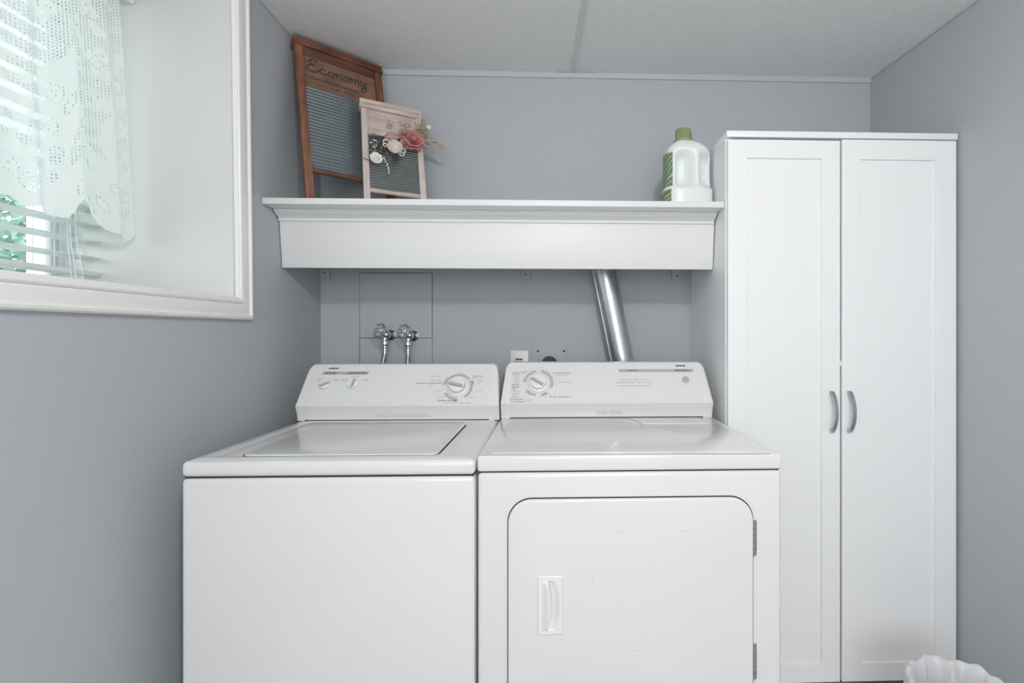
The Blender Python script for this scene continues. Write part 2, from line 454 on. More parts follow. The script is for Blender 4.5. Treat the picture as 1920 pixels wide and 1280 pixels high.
# casing swept around the opening with mitred corners; profile (offset inward from outer edge, height off the wall)
prof = [(0, 0), (0, .010), (.004, .016), (.010, .018), (.0145, .016), (.0155, .012), (.018, .0115), (.022, .013), (.034, .014), (.044, .0125),
        (.0485, .0095), (.0495, .013), (.053, .016), (.057, .017), (.061, .0155), (.063, .0125), (.065, .0125), (.0675, .010), (.069, .003), (.069, 0)]
zb, zt = 1.2533, HEAD + 0.062
yo1, yo0 = -0.4798, YJ2 - 0.068
def corner(k, off):
    ys = (yo1 + lean((zb, zb, zt, zt)[k]) if k in (0, 3) else yo0); zs = (zb, zb, zt, zt)[k]
    return (ys + (-off if k in (0, 3) else off), zs + (off if k in (0, 1) else -off))
rings = []
for k in (0, 1, 2, 3, 0):
    rings.append([(XL + h, *corner(k, o)) for o, h in prof])
MBc = MB(); MBc.loft(rings, closed=True, cap=False); c_ = MBc.build('window_casing', M['white'], win, angle=25)

# ceiling mouldings and batten
tr = MB(); tr.prism([(0, ZC), (-0.012, ZC), (-0.012, ZC - 0.006), (-0.006, ZC - 0.020), (0, ZC - 0.020)], 'x', XL, XR)
t1 = struct(tr.build('trim_1', M['ctrim']))
b = MB(); b.box(.008, .066, -.0128, -.0118, ZC - .0012, ZC - .0001); b.box(.100, .175, -.0128, -.0118, ZC - .0010, ZC - .0001); b.build('crack', M['joint'], t1)
tr = MB(); tr.prism([(xr(-0.013), -0.013), (xr(YF), YF), (xr(YF) - 0.008, YF), (xr(-0.013) - 0.008, -0.013)], 'z', ZC - 0.008, ZC)
struct(tr.build('trim_2', M['ctrim']))
tr = MB(); tr.prism([(0.072, -0.014), (0.094, -0.014), (0.094 + 0.045 * 4.2, YF), (0.072 + 0.045 * 4.2, YF)], 'z', ZC - 0.004, ZC, bev=0.001)
struct(tr.build('trim_3', M['ceiling']))
tr = MB(); tr.box(XL, XL + 0.004, YF, -0.013, ZC - 0.004, ZC)
struct(tr.build('trim_4', M['ctrim']))
struct(MB().box(XL, XL + 0.012, YF, -0.013, 0, 0.09, 0.003).build('baseboard_left', M['white']))
struct(MB().box(XL, XR + 0.2, YF, YF + 0.012, 0, 0.09, 0.003).build('baseboard_front', M['white']))

# unseen, added: pendant where shadows place the lamp, rear window as front fill
t = thing('pendant_lamp', 'small open pendant lamp added where shadows place a light above the viewpoint', 'lamp', (LAMP[0], LAMP[1], ZC))
MB().lathe([(0.06, 0), (0.06, -0.018), (0.02, -0.026)], (LAMP[0], LAMP[1], ZC), 32).build('ceiling_rose', M['white'], t)
b = MB(); b.tube([(LAMP[0], LAMP[1], ZC - .02), (LAMP[0], LAMP[1], LAMP[2] + .10)], .006, 8); b.lathe([(.006, .115), (.018, .11), (.02, .075), (.014, .066)], LAMP, 20); b.build('stem', M['nickel'], t)
d2 = MB()
for x0, x1, z0, z1 in ((-.85, -.79, .72, 2.22), (1.09, 1.15, .72, 2.22), (-.79, 1.09, 2.16, 2.22), (-.79, 1.09, .72, .78), (.12, .18, .78, 2.16)): d2.box(x0, x1, YF + .001, YF + .04, z0, z1, .004)
d2o = struct(d2.build('added_rear_window', M['vinyl']))
for x0, x1 in ((-.79, .12), (.18, 1.09)): MB().box(x0, x1, YF + .008, YF + .014, .78, 2.16).build('window_pane', M['added_pane_glow'], d2o)  # emissive panes of the added window

# ---------------------------------------------------------------- outside the window
struct(MB().box(-12, XO - 0.08, -8, 9, 1.0, 1.06).build('ground', M['grass']))
def shrub(x, y, z0, h, w, label):
    t = thing('shrub', label, 'shrub', (x, y, z0))
    b = MB()
    rnd = random.Random(int(x * 10 + y * 100))
    b.tube([(x, y, z0), (x + .03, y + .02, z0 + h * .45), (x, y, z0 + h * .8)], [.03, .02, .008], 6)
    b.build('stem', M['twig'], t)
    b = MB()
    for i in range(1100):
        a = rnd.uniform(0, 2 * PI); e = rnd.uniform(-.95, 1); rr = (rnd.uniform(.35, 1)) ** .6
        q = math.sqrt(max(0, 1 - e * e))
        c = Vector((x + w * rr * q * math.cos(a), y + w * rr * q * math.sin(a), z0 + h * .55 + h * .45 * e * rr))
        d1 = Vector((rnd.uniform(-1, 1), rnd.uniform(-1, 1), rnd.uniform(-1, 1))).normalized(); d2 = d1.orthogonal().normalized()
        l = rnd.uniform(.05, .10)
        b.quad([c - d1 * l, c + d2 * l * .45, c + d1 * l, c - d2 * l * .45])
    b.build('foliage', M['leaf'], t, smooth=False)
shrub(-4.3, 1.85, 1.06, 1.75, .66, 'pale green leafy shrub seen low through the blind outside the window')
shrub(-5.0, 3.6, 1.06, 2.1, .85, 'larger green shrub standing farther from the window, behind the nearer one')


# ---------------------------------------------------------------- blind and curtain
t = thing('venetian_blind', 'white horizontal slat blind in the recessed window behind the lace curtain', 'blind', (-1.375, -1.12, HEAD - 0.004))
b = MB(); y0b, y1b = YJ2 + 0.02, -0.562
n_sl = 17
for i in range(n_sl):
    z = 1.4307 + 0.0478 * i
    if z > 2.185: break
    xs = [-1.400 + 0.05 * k / 4 for k in range(5)]
    for k in range(4):
        za = z + 0.0018 * (1 - ((k - 2) / 2) ** 2) + .0014 * (k - 2); zb_ = z + 0.0018 * (1 - ((k + 1 - 2) / 2) ** 2) + .0014 * (k - 1)
        b.prism([(xs[k], za), (xs[k + 1], zb_), (xs[k + 1], zb_ + .0026), (xs[k], za + .0026)], 'y', y0b, y1b)
b.build('slats', M['slat'], t)
MB().box(-1.401, -1.349, y0b, y1b, 1.380, 1.394, 0.003).build('bottom_rail', M['slat'], t)
MB().box(-1.405, -1.345, y0b, y1b, 2.190, HEAD - 0.004, 0.003).build('head_rail', M['slat'], t)
for yy in (-0.70, -1.13, -1.55):
    b = MB(); b.tube([(-1.347, yy, 1.39), (-1.347, yy, 2.19)], .0008, 6); b.tube([(-1.403, yy, 1.39), (-1.403, yy, 2.19)], .0008, 6)
    b.build('ladder_cord', M['cord'], t)
b = MB()
for dx, dy, ze in ((0, 0, 1.345), (.004, -.006, 1.34), (.001, .007, 1.342)):
    b.tube(smooth_path([(-1.338 + dx, -.662 + dy, 2.19), (-1.336 + dx, -.665 + dy * 1.2, 1.8), (-1.335 + dx, -.668 + dy * 2, 1.50), (-1.334 + dx, -.660 + dy * 2.6, 1.42), (-1.332 + dx, -.652 + dy * 3, ze)]), .0011, 6)
b.build('lift_cord', M['cord'], t)

# lace curtain: waves along y, scalloped hem
t = thing('lace_curtain', 'white floral lace curtain with scalloped hem hanging in the window recess', 'curtain', (-1.24, -1.12, 2.19))
hem_pts = [(-.5753, 1.5031), (-.583, 1.486), (-.6008, 1.4747), (-.616, 1.479), (-.63, 1.492), (-.645, 1.492), (-.6575, 1.4990), (-.674, 1.513), (-.682, 1.523), (-.6897, 1.5384), (-.690, 1.553), (-.6975, 1.5654), (-.712, 1.570),
           (-.7279, 1.5785), (-.742, 1.565), (-.7569, 1.5427), (-.765, 1.520), (-.7778, 1.5033), (-.80, 1.501), (-.8241, 1.5057), (-.84, 1.519), (-.857, 1.512), (-.873, 1.5096), (-.888, 1.522), (-.9, 1.528), (-.9288, 1.520)]
y = -.9288
while y > -1.66:
    for dy, zz in ((.02, 1.502), (.045, 1.492), (.07, 1.502), (.09, 1.53), (.115, 1.555), (.14, 1.53)): hem_pts.append((y - dy, zz + random.uniform(-.006, .006)))
    y -= .15
def hem(yq):
    for (ya, za), (yb, zb2) in zip(hem_pts[:-1], hem_pts[1:]):
        if yb <= yq <= ya: return za + (zb2 - za) * (ya - yq) / (ya - yb + 1e-9)
    return hem_pts[-1][1]
bm = bmesh.new(); uvl = bm.loops.layers.uv.new('cloth')
NU, NV = 420, 60
ztop = 2.185
grid = []; arc = 0; px_ = None
for i in range(NU + 1):
    s_ = i / NU; yb = -.5753 - s_ * (1.66 - .5753)
    colv = []
    w1 = .012 * math.sin(yb * 58 + 1.0) + .010 * math.sin(yb * 31 + 0.4) + .004 * math.sin(yb * 117)
    xb = -1.243 + w1
    if px_ is not None: arc += math.hypot(yb - px_[0], xb - px_[1])
    px_ = (yb, xb)
    zh = hem(yb)
    zh += .0035 * abs(math.sin(arc * 2 * PI / .028)) * (1 if i % 2 else 1)
    for j in range(NV + 1):
        v = j / NV; z = zh + (ztop - zh) * v
        g = 1 - .35 * v
        k = (z - 1.5) / .68
        yy = yb - .045 * k * (1 - s_) * 1.0
        colv.append((bm.verts.new((-1.243 + w1 * g - .004 * k, yy, z)), arc, z - zh))
    grid.append(colv)
for i in range(NU):
    for j in range(NV):
        q = (grid[i][j], grid[i + 1][j], grid[i + 1][j + 1], grid[i][j + 1])
        f = bm.faces.new([a[0] for a in q])
        for lp, a in zip(f.loops, q): lp[uvl].uv = (a[1], a[2])
cb = MB(); cb.bm.free(); cb.bm = bm
cb.build('lace_cloth', M['lace'], t, angle=180)
b = MB(); b.tube([(-1.243, YJ2 + .01, 2.19), (-1.243, YJ - .03, 2.19)], .007, 12); b.build('curtain_rod', M['white'], t)

# ---------------------------------------------------------------- back wall fittings
def screw(mb, x, z, y=-0.001, r=.003): mb.ball((x, y, z), r, 1, (1, .4, 1))
b = MB()
x0, x1, z0, z1, zm = -.8046, -.5078, 1.06, 1.4613, 1.192
b.box(x0, x1, -.0035, -.0003, zm + .0012, z1, .0012, 1); b.box(x0 + .001, x1 + .001, -.0028, -.0003, z0, zm - .0012, .0008, 1)
pnl = tag(b.build('access_panel', M['wall']), 'blue-grey painted access panel in the wall around the water taps', 'panel')
b = MB(); screw(b, x0 + .015, zm + .17, -.004, .0022); screw(b, x0 + .025, zm + .03, -.004, .0022); screw(b, x1 - .025, zm + .20, -.004, .0022); screw(b, x1 - .02, zm - .02, -.004, .0022)
b.box(x0 - .0022, x0 - .0002, -.0008, -.0001, z0, z1); b.box(x1 + .0002, x1 + .0026, -.0008, -.0001, z0, z1); b.box(x0, x1, -.0008, -.0001, z1 + .0002, z1 + .0024)
b.box(x0, x1, -.0008, -.0001, zm - .001, zm + .001)
b.build('panel_joint', M['joint'], pnl)

def valve(x, z, label, rotz):
    t = thing('water_tap', label, 'tap', (x, 0, z), group=None)
    L_ = Matrix.Translation((x, 0, z))
    b = MB()
    b.lathe([(.004, 0), (.021, 0), (.022, .004), (.012, .010), (.011, .05)], mtx=L_ @ Matrix.Translation((.012, 0, -.008)) @ Matrix.Rotation(PI / 2, 4, 'X'), seg=20)
    b.ball((x + .010, -.052, z - .006), .017, 2, (1, 1.15, 1.05))
    b.lathe([(.010, 0), (.0105, -.012), (.016, -.016), (.0165, -.030), (.013, -.034)], (x + .004, -.054, z - .016), 18)
    b.build('tap_body', M['chrome'], t)
    # hand wheel on a slanted stem
    R = Matrix.Translation((x, 0, z)) @ Matrix.Translation((.002, -.066, .004)) @ Matrix.Rotation(rotz, 4, 'Z') @ Matrix.Rotation(-.28, 4, 'X')
    b = MB(); b.tube([(0, .022, 0), (0, -.024, 0)], .0045, 10, mtx=R); b.ball((0, -.026, 0), .007, 2, mtx=R); b.build('stem', M['chrome'], t)
    b = MB(); pts = []
    for k in range(84):
        a = 2 * PI * k / 84; r = .0235 + .0042 * abs(math.sin(3.5 * a)) ** 0.7
        pts.append((r * math.cos(a), -.022, r * math.sin(a)))
    b.tube(pts, .0031, 8, closed=True, mtx=R)
    for k in range(7):
        a = 2 * PI * (k + 0) / 7
        b.tube([(.004 * math.cos(a), -.022, .004 * math.sin(a)), (.0235 * math.cos(a), -.022, .0235 * math.sin(a))], .0022, 6, mtx=R)
    b.build('hand_wheel', M['chrome'], t)
valve(-.6880, 1.212, 'chrome water tap with lobed hand wheel on the wall, the left one', -.38)
valve(-.5945, 1.209, 'chrome water tap with lobed hand wheel on the wall, the right one', -.36)
for x, z, xb, lab in ((-.6840, 1.162, -.700, 'braided hose slanting down from the left water tap'), (-.5905, 1.159, -.592, 'braided hose hanging straight down from the right water tap')):
    t = thing('water_hose', lab, 'hose', (x, -.054, z))
    b = MB(); b.lathe([(.0105, 0), (.013, -.002), (.013, -.006), (.0085, -.010), (.0085, -.026), (.0105, -.028), (.0105, -.034)], (x, -.054, z), 16); b.build('hose_ferrule', M['chrome'], t)
    b = MB(); b.tube(smooth_path([(x, -.054, z - .032), (x + (xb - x) * .35, -.06, z - .07), (xb, -.075, z - .14), (xb - .01, -.10, z - .26), (xb + .0, -.125, .82)]), .0095, 12)
    b.build('braided_line', M['braid'], t)

# outlets
t = thing('wall_outlet', 'white wall outlet plate with a dark slot behind the dryer', 'outlet', (-.1435, 0, 1.085))
MB().prism(rrect(-.1815, -.1060, 1.022, 1.1385, .004, 3), 'y', -.006, -.0003, .0015).build('plate', M['plastic'], t)
b = MB(); b.box(-.160, -.130, -.0075, -.0055, 1.100, 1.106, .001); b.build('receptacle', M['black'], t)
b = MB(); b.box(-.168, -.124, -.012, -.006, 1.05, 1.096, .003); b.build('socket_face', M['black'], t)
t = thing('dryer_outlet', 'grey painted metal plate with a round black socket behind the dryer', 'outlet', (-.018, 0, 1.09))
b = MB(); b.box(-.0898, .0537, -.0035, -.0003, 1.02, 1.1704, .0015); b.build('plate', M['wall'], t)
b = MB(); b.lathe([(.003, 0), (.0325, 0), (.0325, .018), (.030, .022), (.004, .022)], mtx=Matrix.Translation((-.018, -.002, 1.0835)) @ Matrix.Rotation(PI / 2, 4, 'X'), seg=28); b.build('socket', M['black'], t)
b = MB()
for x in (-.066, .044):
    b = MB(); b.lathe([(.001, 0), (.0045, 0), (.0045, .001)], mtx=Matrix.Translation((x, -.0035, 1.1367)) @ Matrix.Rotation(PI / 2, 4, 'X'), seg=12); b.build('knockout_hole', M['gap'], t)
for x in (-.077, .033):
    b = MB(); screw(b, x, 1.1362, -.004, .004); b.build('screw', M['wall'], t)

# dryer vent duct
t = thing('vent_duct', 'shiny metal vent duct running down behind the dryer under the shelf', 'duct', (.24, -.07, 1.1))
ax0, ax1 = Vector((.3045, -.075, 0.98)), Vector((.2035, -.068, 1.476))
b = MB(); seg = 28
b.tube([ax0, ax0.lerp(ax1, .3), ax0.lerp(ax1, .6), ax1], .0475, seg); b.build('pipe', M['duct'], t, angle=60)
b = MB(); dv = (ax1 - ax0).normalized(); sd = dv.cross(Vector((0, -1, 0))).normalized()
o1 = (sd * -.0463) + Vector((0, -.012, 0))
b.tube([ax0 + o1, ax1 + o1], .0028, 8); b.build('lock_seam', M['duct'], t)
b = MB(); el = smooth_path([ax1 - dv * .01, ax1 + dv * .03, ax1 + dv * .065 + Vector((-.004, -.0, 0)), ax1 + dv * .10 + Vector((-.01, .0, 0)), ax1 + dv * .14 + Vector((-.02, .0, 0))], 3)
b.tube(el, [.0475 + (.0015 if i % 2 else -.001) for i in range(len(el))], seg); b.build('crimped_elbow', M['duct'], t, angle=20)

# ---------------------------------------------------------------- shelf
t = thing('wall_shelf', 'long white moulded shelf spanning from left wall to tall cabinet', 'shelf', (-.19, 0, 1.44))
sh = t
MB().box(XL + .0012, .5815, -.4125, -.001, 1.6402, 1.6606, .0012, 2).build('shelf_board', M['shelf'], t)
cp = [(-.300, 1.6348), (-.349, 1.6348), (-.3515, 1.632), (-.351, 1.6285), (-.3455, 1.625), (-.3445, 1.6215), (-.340, 1.6185), (-.3305, 1.6150), (-.3235, 1.610), (-.3215, 1.606), (-.3225, 1.6025), (-.3210, 1.5985), (-.3165, 1.5975), (-.300, 1.5975)]
cp = [(y, 1.6045 + (z - 1.5975) * .0357 / .0373) for y, z in cp]
MB().prism(cp, 'x', XL + .0045, .5770).build('crown_moulding', M['shelf'], t, angle=40)
fp = [(-.3143, 1.6048), (-.2960, 1.4445), (-.2780, 1.4445), (-.2963, 1.6048)]
MB().prism(fp, 'x', XL + .0035, .5795, .0012).build('fascia', M['shelf'], t)
for x0, x1, zb_ in ((-.9640, -.9247, 1.4387), (-.1368, -.0990, 1.4345), (.5000, .5385, 1.4304)):
    b = MB(); b.box(x0, x1, -.013, -.0005, zb_, 1.6345, .001); br = b.build('wall_cleat', M['wall'], t); br['label'] = 'grey painted cleat under the shelf'
    b = MB(); screw(b, (x0 + x1) / 2, zb_ + .022, -.0135, .0038); b.build('screw', M['gap'], br)

# ---------------------------------------------------------------- tall cabinet
CX0, CX1, CY = .5834, 1.3765, -.435
t = thing('tall_cabinet', 'tall white two-door cabinet in the right corner', 'cabinet', ((CX0 + CX1) / 2, CY / 2, 0))
b = MB()
b.box(CX0, CX0 + .018, CY + .018, -.002, .0, 1.873, .0006, 1); b.box(CX1 - .018, CX1, CY + .018, -.30, .0, 1.873, .0006, 1)
b.box(CX0 + .018, CX1 - .022, CY + .018, -.10, .045, .063); b.box(CX0 + .018, CX1 - .022, CY + .02, -.10, 1.02, 1.036)
b.box(CX0 + .018, CX1 - .024, -.014, -.006, .045, 1.873)
b.build('carcass', M['lam'], t)
MB().prism([(CX0 - .0008, CY - .001), (CX1 + .004, CY - .001), (XR - .003, -.002), (CX0 - .0008, -.002)], 'z', 1.8733, 1.8938, .001).build('top_board', M['lam'], t)
MB().box(CX0 + .018, CX1 - .018, CY + .05, CY + .062, 0, .045).build('toe_kick', M['gap'], t)
MB().box(.9688, .9788, CY + .004, CY + .018, 1.10, 1.118, .001).build('door_catch', M['plastic'], t)
def cab_door(x0, x1, z0, z1, px0, px1, pz0, pz1, hx):
    b = MB(); yb, yf, yp = CY + .0155, CY, CY + .0075
    b.box(x0, px0, yf, yb, z0, z1, .0012, 1); b.box(px1, x1, yf, yb, z0, z1, .0012, 1)
    b.box(px0 - .002, px1 + .002, yf, yb, pz1, z1, .0008, 1); b.box(px0 - .002, px1 + .002, yf, yb, z0, pz0, .0008, 1)
    b.box(px0 - .003, px1 + .003, yp, yb, pz0 - .003, pz1 + .003)
    d = b.build('door', M['lam'], t)
    h = MB(); zc, zh = .9465, .0700
    rings = []
    for k in range(25):
        s_ = -1 + 2 * k / 24; z = zc + zh * s_; out = .030 * (1 - s_ * s_) ** .8 + .006
        w_ = .0062 - .0010 * (1 - abs(s_)); th = .0026
        rings.append([(hx - w_, yf - out - th, z), (hx + w_, yf - out - th, z), (hx + w_, yf - out + th, z), (hx - w_, yf - out + th, z)])
    h.loft(rings)
    for s_ in (-1, 1): h.box(hx - .005, hx + .005, yf - .012, yf - .0002, zc + s_ * (zh - .008) - .005, zc + s_ * (zh - .008) + .005, .001)
    h.build('handle', M['nickel'], d)
cab_door(.5868, .9712, .0298, 1.8650, .6525, .9075, .0918, 1.8028, .9385)
cab_door(.9778, 1.3758, .0298, 1.8690, 1.0425, 1.3035, .0918, 1.8022, .9995)

# ---------------------------------------------------------------- washer and dryer
SY0, SZ0, SY1, SZ1 = -.385, .9655, -.300, 1.100
Ls = math.hypot(SY1 - SY0, SZ1 - SZ0); UY, UZ = (SY1 - SY0) / Ls, (SZ1 - SZ0) / Ls
DZ = 0.0        # how far the control face sits above the washer's
def face(x, s, n=.0006):
    """frame on the sloping control face: x along, y up the slope, z out of it"""
    s = s - DZ / UZ; o = Vector((x, SY0 + UY * s, SZ0 + DZ + UZ * s)); Z_ = Vector((0, -UZ, UY)); o += Z_ * n
    return Matrix.Translation(o) @ Matrix(((1, 0, 0, 0), (0, UY, -UZ, 0), (0, UZ, UY, 0), (0, 0, 0, 1)))
CPROF = [(-.371, 0), (-.3715, .014), (-.376, .028), (-.385, .0515), (-.3840, .0533), (-.3030, .1815), (-.2990, .1862), (-.2925, .1885), (-.250, .1885), (-.235, .182), (-.230, .16), (-.228, .0)]
def console(t, x0, x1, xs0, xs1, zb):
    """profile heights are above the top panel"""
    dz = 0.0
    mid = MB(); rings = []
    for x in (xs0, xs1): rings.append([(x, y, zb + max(z, .0030)) for y, z in CPROF])
    mid.loft(rings); p = mid.build('control_panel', M['enamel'], t, angle=30)
    base = MB(); base.box(xs0 + .001, xs1 - .001, -.3700, -.24, zb - .001, zb + .0032); base.build('panel_gap', M['gap'], p)
    for xa, xb, sg in ((x0, xs0, -1), (x1, xs1, 1)):
        rr = .034; rings = []; N = 12
        ridge = .0515; H_ = .1885
        for k in range(N + 1):
            d = abs(xb - xa) * (math.sin(PI / 2 * k / N)) if k < N else abs(xb - xa)
            x = xa + (xb - xa) * (d / abs(xb - xa))
            dd = min(d, rr); drop = rr - math.sqrt(max(0, rr * rr - (rr - dd) ** 2))
            kz = (H_ - drop - ridge) / (H_ - ridge); inset = max(0, .003 - d) * .8
            ring_ = []
            for y, z in CPROF:
                taper = .010 * max(0, (z - ridge) / (H_ - ridge)) * (1 - d / abs(xb - xa))
                if z > ridge:
                    zz = ridge + (z - ridge) * kz; yy = -.385 + (y + .385) * kz if y < -.29 else y
                    ring_.append((x - sg * taper, yy + inset, zb + zz))
                else:
                    ring_.append((x + sg * 0.0 - (sg * .006 * (1 - abs(z - ridge) / ridge) * 0), y + inset, zb + z))
            rings.append(ring_)
        e = MB(); e.loft(rings); e.build('end_cap', M['cap'], t, angle=40)
    return p

def knob(parent, x, s, r, h, bar_ang, skirt=None, bar_w=.30, mcol='plastic', base_z=0.0):
    F = face(x, s, 0)
    if skirt:
        b = MB(); b.lathe([(skirt, 0), (skirt, .003), (skirt * .96, .005), (r * 1.05, .0075)], mtx=F, seg=48); d = b.build('dial_skirt', M['plastic'], parent, angle=40)
        z0 = .006
    else:
        z0 = 0.0; d = parent
    b = MB(); b.lathe([(r * 1.0, z0), (r * .99, z0 + h * .6), (r * .93, z0 + h * .85), (r * .86, z0 + h * .9)], mtx=F, seg=40)
    R = F @ Matrix.Rotation(bar_ang, 4, 'Z')
    b.prism([(-r * .93, -r * bar_w), (r * .93, -r * bar_w), (r * .93, r * bar_w * .6), (-r * .93, r * bar_w * .6)], 'z', z0 + h * .5, z0 + h * 1.45, .0018, 3, mtx=R)
    k = b.build('knob', M[mcol], d)
    b = MB(); b.prism([(-r * .82, -r * bar_w - .0006), (r * .82, -r * bar_w - .0006), (r * .80, -r * .03), (-r * .80, -r * .03)], 'z', z0 + h * .95, z0 + h * 1.45 + .0004, mtx=R)
    b.build('grip_recess', M['light_ink'], k)
    return k

def arc(mb, x, s, r0, r1, a0, a1, n=24):
    F = face(x, s, .0006)
    P0 = [F @ Vector((r0 * math.cos(a), r0 * math.sin(a), 0)) for a in [math.radians(a0 + (a1 - a0) * k / n) for k in range(n + 1)]]
    P1 = [F @ Vector((r1 * math.cos(a), r1 * math.sin(a), 0)) for a in [math.radians(a0 + (a1 - a0) * k / n) for k in range(n + 1)]]
    for k in range(n): mb.quad([P0[k], P0[k + 1], P1[k + 1], P1[k]])

def bar(mb, x0, x1, s0, s1, slant=0.0):
    F = face(0, 0, .0006)
    mb.quad([F @ Vector(p) for p in ((x0, s0, 0), (x1, s0, 0), (x1 + slant, s1, 0), (x0 + slant, s1, 0))])

def T(par, m, s, x0, x1, sm, h, n=.0006, align='l', name='printed_text', **kw):
    b = MB(); text_into(b, s, face(x0, sm - h / 2, n), x1 - x0, h, align, **kw)
    return b.build(name, M[m], par, smooth=False)
def band(par, m, *a, name='dial_band'):
    b = MB(); arc(b, *a); return b.build(name, M[m], par, smooth=False)

def machine_body(t, x0, x1, yf, ztop, thick, toppanel=True, gapx=.003):
    b = MB(); b.box(x0 + .001, x1 - .001, yf + .001, -.215, .025, ztop - thick - .003, .010, 4); body = b.build('cabinet_body', M['enamel'], t)
    b = MB(); b.box(x0 + .006, x1 - .006, yf + .008, -.225, ztop - thick - .012, ztop - thick + .006); b.build('seam', M['gap'], t)
    return body

# --- washer
WX0, WX1, WYF = -.8722, -.1868, -.8942
WT = .9138
w = thing('washing_machine', 'white top-loading washing machine on the left beside the dryer', 'washing machine', ((WX0 + WX1) / 2, -.55, 0))
machine_body(w, WX0, WX1, WYF, WT, .040)
# top panel: sloped shoulders and a slightly sunk deck holding the lid
def deck(t, x0, x1, y0, y1, zt, thick, rim, sink, name='top_panel'):
    b = MB(); b.box(x0, x1, y0, y1, zt - thick, zt - sink - .0005, .012, 5)
    # raised rim frame
    rims = []
    out = rrect(x0 + .0115, x1 - .0115, y0 + .0115, y1 - .004, .006, 4)
    inn = rrect(x0 + rim[0], x1 - rim[1], y0 + rim[2], y1 - rim[3], .03, 4)
    inn2 = rrect(x0 + rim[0] + .012, x1 - rim[1] - .012, y0 + rim[2] + .012, y1 - rim[3] - .012, .024, 4)
    r_ = [[(p[0], p[1], zt - sink - .0008) for p in rrect(x0 + .0115, x1 - .0115, y0 + .0115, y1 - .004, .006, 4)],
          [(p[0], p[1], zt) for p in rrect(x0 + .020, x1 - .020, y0 + .020, y1 - .008, .008, 4)],
          [(p[0], p[1], zt) for p in inn], [(p[0], p[1], zt - sink) for p in inn2]]
    b.loft(r_, True, False)
    b.bm.faces.ensure_lookup_table()
    return b
b = deck(w, WX0, WX1, WYF, -.230, WT, .040, (.045, .10, .035, .15), .0025)
b.build('top_panel', M['enamel'], w, angle=50)
LX0, LX1, LY0, LY1 = -.7560, -.2860, -.8560, -.4580
b = MB(); b.prism(rrect(LX0 - .003, LX1 + .0052, LY0 - .0022, LY1 + .0015, .020, 6), 'z', WT - .010, WT + .0002); g_ = b.build('lid_gap', M['gap'], w)
b = MB(); b.prism(rrect(LX0, LX1, LY0, LY1, .018, 6), 'z', WT - .004, WT + .0030, .0024, 3); lid = b.build('lid', M['enamel'], w, angle=50)
wc = console(w, WX0, WX1, -.8472, -.2225, WT)
DX, DS = -.3335, .0715
knob(wc, -.7903, .0806, .0195, .010, math.radians(27)); knob(wc, -.6955, .0825, .0195, .010, math.radians(78))
knob(wc, DX, DS, .0300, .020, math.radians(-15), skirt=.0385)
for a_ in ((.0420, .0500, 38, 172), (.0430, .0520, -56, 30), (.0430, .0520, -150, -88)): band(wc, 'light_ink', DX, DS, *a_)
g = MB()
bar(g, -.8145, -.6555, .1200, .1315, .0075)
g.build('grey_band', M['light_ink'], wc, smooth=False)
for a_ in ((.0520, .0535, 135, 172, 12), (.0535, .0560, 8, 26, 8), (.0528, .0560, -100, -88, 6)): band(wc, 'mid_ink', DX, DS, *a_, name='dial_mark')
T(wc, 'dark_ink', 'KENMORE', -.7938, -.7580, .1443, .0056, shear=.35, bold=.045, name='logo_lettering')
g = MB()
for s_, x0, x1, sm in (('WATER LEVEL /', -.8030, -.7620, .1282), ("NIVEAU D'EAU", -.8035, -.7630, .1232), ('WASH / RINSE TEMP. /', -.7200, -.6600, .1282), ('TEMPERATURE LAVAGE / RINCAGE', -.7240, -.6560, .1232)):
    T(wc, 'dark_ink', s_, x0, x1, sm, .0036, .0010, bold=.012)
for s_, x0, x1, sm, h in (('Heavy Duty / Service intensif', -.4819, -.3895, .0856, .0052), ('Permanent', -.2840, -.2500, .1125, .0046), ('Press /', -.2855, -.2650, .1060, .0046), ('Delicate / Délicats 6', -.3970, -.3290, .0192, .0056),
                        ('Super', -.2690, -.2530, .0990, .0030), ('Normal', -.2690, -.2515, .0930, .0030), ('Short', -.2660, -.2530, .0850, .0030), ('Hot/Cold', -.8200, -.8010, .1030, .0034), ('Chaude', -.8210, -.8010, .0975, .0034), ('Super', -.7640, -.7480, .1020, .0034), ('Grand', -.7640, -.7480, .0965, .0034)):
    T(wc, 'mid_ink' if h > .0040 else 'grey_ink', s_, x0, x1, sm, h, bold=.012)
g = MB()
for s_, x0, x1, sm, h in (('Night Soak', -.4320, -.4020, .1126, .0030), ('Regular / Régulier', -.4316, -.3908, .0957, .0034), ('Light', -.4344, -.4220, .0751, .0034), ('1st Rinse', -.4140, -.3870, .0540, .0026), ('Cool Down', -.3970, -.3730, .0320, .0026),
                        ('2nd Rinse / Rincage', -.3769, -.2845, .0100, .0028), ('Fast Spin', -.2700, -.2450, .0550, .0026), ('Knit/Tricot', -.2900, -.2650, .0300, .0026), ('Cold Rinse', -.3400, -.3180, .1250, .0026), ('Cool', -.7380, -.7180, .1010, .0032), ('Froide', -.7380, -.7180, .0955, .0032), ('Cold/Cold', -.6640, -.6480, .1010, .0032), ('Froide', -.6640, -.6490, .0955, .0032), ('W C', -.7080, -.6820, .1110, .0032)):
    T(wc, 'mid_ink' if h > .0040 else 'grey_ink', s_, x0, x1, sm, h, bold=.012)
def apron_T(par, m, s_, x0, x1, z, h, y=-.3737):
    # lower facet between z .928 and .942 leans a little
    F = Matrix.Translation((x0, y - .0006, z)) @ Matrix.Rotation(PI / 2, 4, 'X')
    b = MB(); text_into(b, s_, F, x1 - x0, h); b.build('printed_text', M[m], par, smooth=False)
